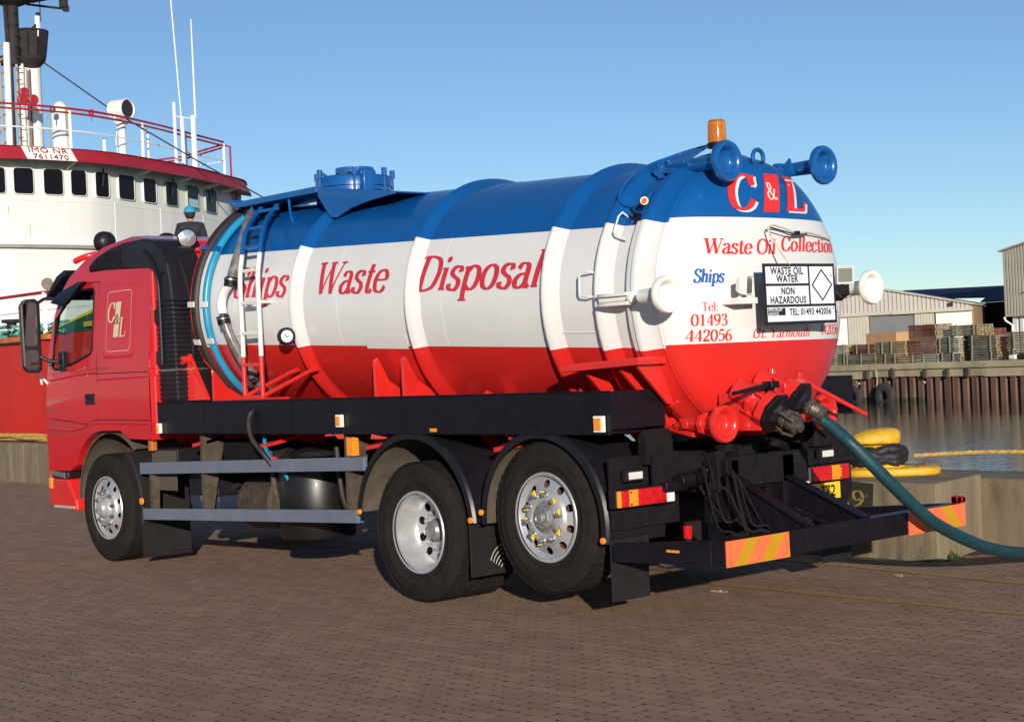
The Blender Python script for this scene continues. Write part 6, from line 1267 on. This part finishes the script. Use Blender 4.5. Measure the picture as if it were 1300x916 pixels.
V = [(0, 0, .95), (0, 0, 1.12), (.0, 0, 1.30), (0, 0, 1.44), (0, 0, 1.52), (0, .1, .90), (0, -.1, .90), (.02, .12, .5), (.02, -.12, .5), (0, .12, .1), (0, -.12, .1), (.14, .13, .04), (.14, -.13, .04), (0, .19, 1.42), (0, -.19, 1.42), (0, .27, 1.14), (0, -.27, 1.14), (.10, .26, .92), (.10, -.26, .92)]
E_ = [(0, 1), (1, 2), (2, 3), (3, 4), (0, 5), (0, 6), (5, 7), (6, 8), (7, 9), (8, 10), (9, 11), (10, 12), (3, 13), (3, 14), (13, 15), (14, 16), (15, 17), (16, 18)]
RD = [(.16, .19), (.17, .20), (.18, .22), (.14, .18), .07, .11, .11, .07, .07, .055, .055, .048, .048, .105, .105, .075, .075, .045, .045]
skin('body', V, E_, RD, JK, per)
hv = [(0, 0, 0), (.07, 0, 0)]; 
for sg_ in (-1, 1):
    b0 = Vector((.10, sg_*.26, .92)); V = [b0, b0+Vector((.02, 0, -.07))]; E_ = [(0, 1)]; RD = [.028, (.036, .018)]
    for k, (dy, l) in enumerate(((-.028, .075), (-.010, .085), (.010, .08), (.028, .062))):
        i = len(V); V += [V[1]+Vector((.01, dy, -.03)), V[1]+Vector((.016, dy, -.03-l*.55)), V[1]+Vector((.032, dy, -.03-l))]; E_ += [(1, i), (i, i+1), (i+1, i+2)]; RD += [.010, .009, .008]
    i = len(V); V += [b0+Vector((.035, -sg_*.035, -.04)), b0+Vector((.055, -sg_*.05, -.085))]; E_ += [(0, i), (i, i+1)]; RD += [.012, .010]
    skin('hand', [tuple(v) for v in V], E_, RD, SK, per)
skin('head', [(0, 0, 1.5), (.01, 0, 1.60), (.015, 0, 1.68), (.01, 0, 1.76), (.105, 0, 1.65), (.0, .085, 1.66), (.0, -.085, 1.66)], [(0, 1), (1, 2), (2, 3), (2, 4), (2, 5), (2, 6)], [.055, (.08, .07), (.10, .085), (.08, .07), .016, .018, .018], SK, per)
mb = MB()
for sy in (-.032, .032): mb.lathe((.098, sy, 1.685), (1, 0, 0), [(0, .010), (.006, 1e-4)], 8)
mb.box(.098, .106, -.025, .025, 1.60, 1.606); me_ = MB(); me_.v = [(x, y, z) for x, y, z in mb.v]; 
ey = obj('eyes_and_mouth', mb, INK); ey.parent = per
mb = MB(); mb.lathe((-.022, 0, 1.60), (.0, 0, 1), [(-.03, .05), (.0, .085), (.05, .102), (.10, .102)], 20); hr_ = obj('hair', mb, mat('dark_hair', (.02, .013, .010), .8, bump=1, bscale=80)); hr_.parent = per
mb = MB(); mb.lathe((0, 0, 1.70), (0, 0, 1), [(-.01, .128), (.0, .13), (.008, .115), (.06, .105), (.10, .075), (.125, .03), (.128, 1e-4)], 26); mb.prism([(.10, -.08, 1.695), (.17, -.05, 1.69), (.17, .05, 1.69), (.10, .08, 1.695)], (0, 0, .008)); ht = obj('hard_hat', mb, HAT); ht.parent = per

# ================================================================== THE FAR QUAY
QO = Vector((-58, 90.3, 0)); QE = Vector((.9787, -.2066, 0)); QN = Vector((-.2066, -.9787, 0))   # QN towards the camera
def FQ(u, k, z): return QO+QE*u-QN*k+Vector((0, 0, z))
def fbox(mb, u0, u1, k0, k1, z0_, z1_, mi=0): return mb.prism([FQ(u0, k0, z0_), FQ(u1, k0, z0_), FQ(u1, k1, z0_), FQ(u0, k1, z0_)], (0, 0, z1_-z0_), mi)
PILE = mat('rusty_pile', (.13, .072, .052), .9, var=.4, scale=1.6, streak=True, bump=.5, bscale=6, grime=((.19, .14, .095), .35, 1.6)); DPIL = mat('pile_shadow_pan', (.05, .028, .02), .95, var=.4, scale=2)
FCON = mat('far_concrete', (.40, .33, .21), .95, var=.25, scale=.6, bump=.5, bscale=3, grime=((.16, .12, .07), .4, 1.2)); WEED = mat('tide_weed', (.04, .045, .018), .95, var=.5, scale=4)
mb = MB(); fbox(mb, -400, 900, 1.0, 900, -3, .15); g2 = obj('far_ground', mb, mat('far_yard', (.22, .19, .15), .95, var=.2, scale=.2), kind='structure')
wall = thing('sheet_pile_wall', 'rust brown sheet pile quay wall with concrete cap across the water', 'wall', FQ(0, 0, -2.3))
u = -58; i = 0
while u < 50:
    ln = rnd.uniform(5.2, 6.2); mb = MB(); fbox(mb, u+.02, u+ln-.02, -.30, 1.2, .03, .47-.02*(i % 2)); obj('cap_block', mb, FCON, wall, bevel=.04)
    mb = MB(); fbox(mb, u+.01, u+ln-.01, -.14, 1.2, -.50-.06*(i % 3), .025); obj('cap_face', mb, FCON, wall, bevel=.03); u += ln; i += 1
pc = 0; u = -58
while u < 50:
    z1_ = -.44; pr = [(u, .62), (u+.10, .0), (u+.52, .0), (u+.60, .62), (u+.88, .62)]
    mb = MB(); mb.add([FQ(a, k, z) for a, k in pr for z in (-4.5, z1_)], [(2*j, 2*j+2, 2*j+3, 2*j+1) for j in range(4)]); o_ = obj('sheet_pile', mb, PILE, wall); o_.modifiers.new('t', 'SOLIDIFY').thickness = .02
    mb = MB(); mb.add([FQ(a, k-.012, z) for a, k in pr for z in (-2.3, -2.05+rnd.uniform(-.06, .06))], [(2*j, 2*j+2, 2*j+3, 2*j+1) for j in range(4)]); obj('weed_line', mb, WEED, wall)
    u += .88
for u in (-5.9, -3.1, .2, 2.4, 4.4): mb = MB(); fbox(mb, u, u+.22, -.36, -.1, -.62, .05+rnd.uniform(-.1, .12)); obj('timber_chock', mb, mat('dark_timber', (.07, .05, .035), .95, var=.3, scale=3), wall)
mb = MB(); mb.tube([FQ(-4.6, -.4, .05), FQ(-4.55, -.38, -.7), FQ(-4.7, -.4, -1.5)], .05, 6); obj('hanging_rope', mb, mat('pale_rope', (.35, .32, .2), .9), wall)
mb = MB()
for s_ in (0, .28): mb.tube([FQ(2.55+s_, -.06, -.3), FQ(2.55+s_, -.06, -2.6)], .025, 5)
for k in range(8): mb.tube([FQ(2.55, -.06, -.5-.27*k), FQ(2.83, -.06, -.5-.27*k)], .018, 5)
obj('quay_ladder', mb, RUST, wall)
for u in (-6.95, -.0): mb = MB(); mb.lathe(FQ(u, -.03, -.95), QN, [(0, .09), (.02, .08), (.02, 1e-4)], 12); obj('white_mark', mb, SWHITE, wall)
for n_, (u, r, cz) in enumerate(((-7.1, .80, -1.95), (-3.78, .98, -1.90))):
    o_ = FQ(u, -.42, cz); mb = MB(); mb.lathe(o_, QN, [(-.16, r*.42), (-.2, r*.7), (-.16, r*.93), (-.1, r), (.1, r), (.16, r*.93), (.2, r*.7), (.16, r*.42), (.0, r*.36), (-.16, r*.42)], 30)
    t_ = obj('tyre_fender', mb, mat('fender_rubber', (.035, .032, .035), .85, var=.4, scale=5)); tag(t_, ('smaller tyre fender against the rusty piles, left of the pair' if n_ == 0 else 'larger tyre fender hung by a pale rope on the rusty piles'), 'fender', 'tyre fenders on the sheet piles')
mb = MB(); fbox(mb, 7.9, 8.5, .1, .6, .49, .80); tag(obj('white_box', mb, SWHITE, bevel=.08), 'small white box on the edge of the far quay', 'box')
mb = MB(); mb.cyl(FQ(8.6, .4, .66), FQ(9.9, .4, .66), .2, 12); fbox(mb, 6.9, 7.6, .2, .6, .49, .6); tag(obj('black_pipe', mb, SDARK), 'short black pipe lying on the far quay edge beside the white box', 'pipe')
# stacks of timber posts
PGRN = mat('treated_post', (.17, .155, .085), .9, var=.35, scale=2.0, grime=((.12, .13, .08), .4, 3), island=.25); PBRN = mat('old_brown_post', (.14, .048, .03), .9, var=.4, scale=2, island=.25); PGRY = mat('grey_post', (.15, .145, .115), .9, var=.35, scale=2, island=.25)
PEND = mat('post_end', (.27, .21, .11), .9, var=.3, scale=6, island=.3); STRAP = mat('pale_batten', (.27, .25, .17), .9)
def posts(nm, u0, u1, z0_, z1_, k0, depth, m_, lb, r=.075, straps=(.22, .68), ends=True, grp=None):
    c = FQ((u0+u1)/2, k0+depth/2, z0_); t_ = thing(nm, lb, 'timber stack', c, 'timber stacks on the far quay')
    mb = MB(); nz = max(2, int((z1_-z0_)/(2*r))); nk = max(2, int(depth/(2*r))); 
    for j in range(nz):
        for q in range(nk):
            if 0 < q < nk-1 and j < nz-1: 
                if not ends: continue
            z = z0_+r+(z1_-z0_-2*r)*j/(nz-1); k = k0+r+2*r*q+rnd.uniform(-.01, .01); e0, e1 = rnd.uniform(-.10, .03), rnd.uniform(-.03, .10); b = len(mb.v); n = 6; rr = r*rnd.uniform(1.0, 1.1)
            for e in (u0+e0, u1+e1):
                for w_ in range(n): A = 2*math.pi*w_/n; mb.v.append(tuple(FQ(e, k+rr*math.cos(A), z+rr*math.sin(A))))
            for w_ in range(n): mb.f.append((b+w_, b+(w_+1) % n, b+n+(w_+1) % n, b+n+w_)); mb.m.append(0); mb.sm.append(False)
            mb.f.append(tuple(b+n+w_ for w_ in range(n))); mb.m.append(1); mb.sm.append(False); mb.f.append(tuple(b+w_ for w_ in range(n))); mb.m.append(1); mb.sm.append(False)
    o_ = obj('posts', mb, [m_, PEND], t_); o_['kind'] = 'stuff'
    for s_ in straps:
        us = u0+(u1-u0)*s_; mb = MB(); mb.prism([FQ(us, k0-.06, z0_), FQ(us+.10, k0-.06, z0_), FQ(us+.12, k0-.06, z1_+.06), FQ(us+.02, k0-.06, z1_+.06)], -QN*-.05); obj('batten', mb, STRAP, t_)
    return t_
K = 2.6; GRP = None
posts('post_stack', -13.3, -11.3, .3, 2.05, K, 1.6, PGRN, 'mossy green timber stack partly behind the tank at the left of the far quay', straps=(.9,))
posts('post_stack', -11.4, -8.0, .3, 1.22, K, 1.6, PGRY, 'low grey timber stack under the dark red row on the far quay', straps=(.07, .55))
posts('post_stack', -10.5, -8.0, 1.25, 2.0, K, 1.6, PBRN, 'low dark red row of posts on top of the grey stack', straps=(.2, .75))
posts('post_stack', -7.7, -4.6, .3, 1.15, K, 1.7, PGRN, 'green timber stack forming the bottom tier left of the tall red stack', straps=(.28, .62))
posts('post_stack', -7.8, -4.7, 1.18, 2.12, K, 1.7, PGRN, 'splayed green timber stack on the upper tier left of the tall red stack', straps=(.22, .55))
posts('post_stack', -4.7, -1.4, .3, 1.0, K, 1.7, PGRY, 'low grey stack under the tall red stack', straps=(.25, .6))
posts('post_stack', -4.15, -1.45, 1.03, 3.25, K, 1.9, PBRN, 'tall rust red timber stack in front of the grey warehouse door', straps=())
posts('post_stack', -1.1, .9, .3, 1.05, K, 1.7, PGRY, 'small grey bottom stack right of the tall red stack', straps=(.15, .7))
posts('post_stack', -1.2, .8, 1.08, 2.2, K, 1.7, PGRY, 'grey timber stack with sunlit ends right of the tall red stack', straps=(.1, .6))
posts('post_stack', 1.95, 4.5, .3, 1.0, K, 1.8, PGRY, 'grey bottom timber stack left of the dark gap on the far quay', straps=(.08, .8))
posts('post_stack', 1.9, 4.4, 1.03, 2.2, K, 1.8, PGRY, 'grey timber stack with yellow sunlit post ends left of the dark gap', straps=(.12, .82))
posts('post_stack', -.3, 2.4, 2.25, 3.05, K+.3, 1.7, PGRN, 'green top timber stack in front of the white wall', straps=(.28, .9))
posts('post_stack', 5.6, 8.6, .3, 1.15, K, 1.7, PGRN, 'bottom green timber stack at the far right of the photo', straps=(.15,))
posts('post_stack', 5.5, 8.7, 1.18, 2.35, K, 1.7, PGRN, 'top green timber stack at the far right of the photo', straps=(.2, .9))
mb = MB(); fbox(mb, -2.0, .4, 6.0, 8.0, .2, 2.75); tag(obj('brown_crate', mb, PBRN, bevel=.03), 'brown crate behind the timber stacks below the white wall', 'crate')
mb = MB(); fbox(mb, -16.0, -12.4, 9, 11, .2, 2.9); tag(obj('orange_crate', mb, mat('orange_ply', (.5, .27, .14), .8, var=.1, scale=2), bevel=.03), 'pale orange crate beside the tank in front of the warehouse', 'crate')
# warehouse with a shallow gable
CLAD = mat('cladding', (.46, .43, .39), .6, var=.06, scale=.5); CLAD2 = mat('weathered_cladding', (.44, .41, .34), .65, var=.08, scale=.5); DOORG = mat('grey_door', (.15, .15, .155), .6, var=.05, scale=.6); FWHT = mat('white_render', (.72, .71, .68), .8, var=.04, scale=.6); ROOFM = mat('fibre_roof', (.42, .39, .36), .85, var=.12, scale=1.0); TANB = mat('tan_wall', (.30, .20, .11), .9, var=.1, scale=2)
WO = Vector((-72.311, 109.678, 0)); WE = Vector((.9063, .4226, 0)); WN = Vector((.4226, -.9063, 0))     # WN: the way the gable faces
def WF(u, k, z): return WO+WE*u-WN*k+Vector((0, 0, z))
def wbox(mb, u0, u1, k0, k1, z0_, z1_, mi=0): return mb.prism([WF(u0, k0, z0_), WF(u1, k0, z0_), WF(u1, k1, z0_), WF(u0, k1, z0_)], (0, 0, z1_-z0_), mi)
wh = thing('warehouse', 'low grey corrugated warehouse with shallow gable and sliding doors behind the far quay', 'warehouse', WF(-2.9, 0, .15))
def eave(u): return 6.9-abs(u+2.9)*.222
mb = MB(); wbox(mb, -11.0, 5.1, .35, 24, .15, 5.0); obj('body', mb, CLAD, wh)
for (a, b_) in ((-11.2, -2.9), (-2.9, 5.4)):
    mb = MB(); pa, pb = WF(a, -.25, eave(a)+.06), WF(b_, -.25, eave(b_)+.06); mb.prism([pa, pb, pb-Vector((0, 0, .13)), pa-Vector((0, 0, .13))], -WN*24.5); obj('roof', mb, ROOFM, wh)
u = -10.9
while u < 4.9: mb = MB(); mb.prism([WF(u+.04, .0, 4.60), WF(u+.27, 0, 4.60), WF(u+.27, 0, eave(u+.27)-.10), WF(u+.04, 0, eave(u+.04)-.10)], -WN*.12); obj('cladding_rib', mb, CLAD, wh); u += .36
mb = MB(); mb.prism([WF(-11, .12, 4.5), WF(5.15, .12, 4.5), WF(5.15, .12, eave(5.15)-.08), WF(-2.9, .12, 6.82), WF(-11, .12, eave(-11)-.08)], -WN*.2); obj('gable', mb, mat('cladding_groove', (.40, .37, .34), .7), wh)
mb = MB(); mb.prism([WF(-11, -.30, 4.50), WF(-.8, -.30, 4.54), WF(-.8, -.30, 4.80), WF(-11, -.30, 4.76)], -WN*.35); obj('door_track', mb, CLAD2, wh)
mb = MB(); mb.prism([WF(-1.6, -.38, 4.50), WF(5.25, -.38, 4.52), WF(5.25, -.38, 4.78), WF(-1.6, -.38, 4.74)], -WN*.35); obj('door_track', mb, CLAD2, wh)
for nm, a, b_, m_, kk in (('white_wall', -6.9, -5.55, FWHT, .1), ('door_leaf', -5.5, -3.65, CLAD2, -.03), ('sliding_door', -3.6, .18, DOORG, .12), ('door_leaf', .28, 1.95, CLAD2, -.03), ('white_wall', 2.1, 5.1, FWHT, .05)):
    mb = MB(); wbox(mb, a, b_, kk, kk+.15, .15, 4.50); p_ = obj(nm, mb, m_, wh)
    if nm == 'door_leaf':
        q = a+.05
        while q < b_-.1: mb = MB(); wbox(mb, q, q+.12, kk-.05, kk-.002, .16, 4.48); obj('rib', mb, CLAD2, p_); q += .25
mb = MB(); mb.prism([WF(5.11, .2, .15), WF(5.11, 7.6, .15), WF(5.11, 7.6, 5.06), WF(5.11, .2, 5.06)], WE*.12); obj('tan_side_wall', mb, TANB, wh)
mb = MB(); wbox(mb, 3.3, 3.6, -.4, 0, 5.0, 5.3); obj('flood_lamp', mb, SDARK, wh)
DKB = mat('dark_blue_cladding', (.012, .022, .055), .7, spec=.2, var=.2, scale=.5); DKS = mat('deep_brown_wall', (.010, .007, .008), .9, spec=.1)
sh = thing('dark_shed', 'large dark blue shed between the warehouse and the tall grey building', 'shed', WF(10, 8, .15))
mb = MB(); mb.prism([WF(4.9, 7.8, 5.43), WF(22, 7.8, 5.43), WF(22, 20, 6.95), WF(-4, 20, 7.25), WF(-4, 14, 6.3), WF(4.9, 12, 5.95)], (0, 0, -.12)); obj('roof', mb, DKB, sh)
mb = MB(); wbox(mb, 5.25, 22, 8, 12, .15, 5.3); obj('wall', mb, DKS, sh)
# tall corrugated building at the right edge
tb = thing('corrugated_building', 'tall grey corrugated building at the right edge of the photo', 'building', FQ(-6, 22, .15))
KB = 22;  mb = MB(); mb.prism([FQ(-12.95, KB+.1, 3.85), FQ(14, KB+.1, 3.6), FQ(14, KB+.1, 14.3), FQ(-12.95, KB+.1, 9.42)], -QN*20); bd_ = obj('body', mb, mat('cladding_groove_warm', (.33, .29, .24), .7), tb)
u = -12.95
while u < 0: mb = MB(); mb.prism([FQ(u+.02, KB, 3.83), FQ(u+.22, KB, 3.83), FQ(u+.22, KB, 9.44+(u+12.95)*.18), FQ(u+.02, KB, 9.42+(u+12.95)*.18)], -QN*.1); obj('cladding_rib', mb, CLAD2, tb); u += .33
mb = MB(); mb.prism([FQ(-13.15, KB-.3, 9.40), FQ(14, KB-.3, 14.25), FQ(14, KB-.3, 14.4), FQ(-13.15, KB-.3, 9.54)], -QN*20.5); obj('roof', mb, ROOFM, tb)
for a, b_ in ((-12.5, -12.0), (-11.7, -11.35)): mb = MB(); fbox(mb, a, b_, KB+.4, KB+.9, .15, 3.85); obj('column', mb, FWHT, tb)
mb = MB(); fbox(mb, -10.9, 14, KB+.5, KB+.7, .15, 3.8); obj('lower_wall', mb, FWHT, tb); mb = MB(); fbox(mb, -12.8, 14, KB+3, KB+18, .15, 3.6); obj('recess', mb, DKB, tb)
mb = MB(); mb.tube([FQ(-13.0, KB-.05, 3.8), FQ(-12.9, KB, 3.5), FQ(-12.45, KB+.3, 3.1), FQ(-12.45, KB+.3, .3)], .09, 8); obj('downpipe', mb, FWHT, tb)
mb = MB(); mb.tube([FQ(-10.9, KB-.15, 5.8), FQ(-9.5, KB-.15, 5.82)], .03, 5); obj('wall_bracket', mb, SDARK, tb)
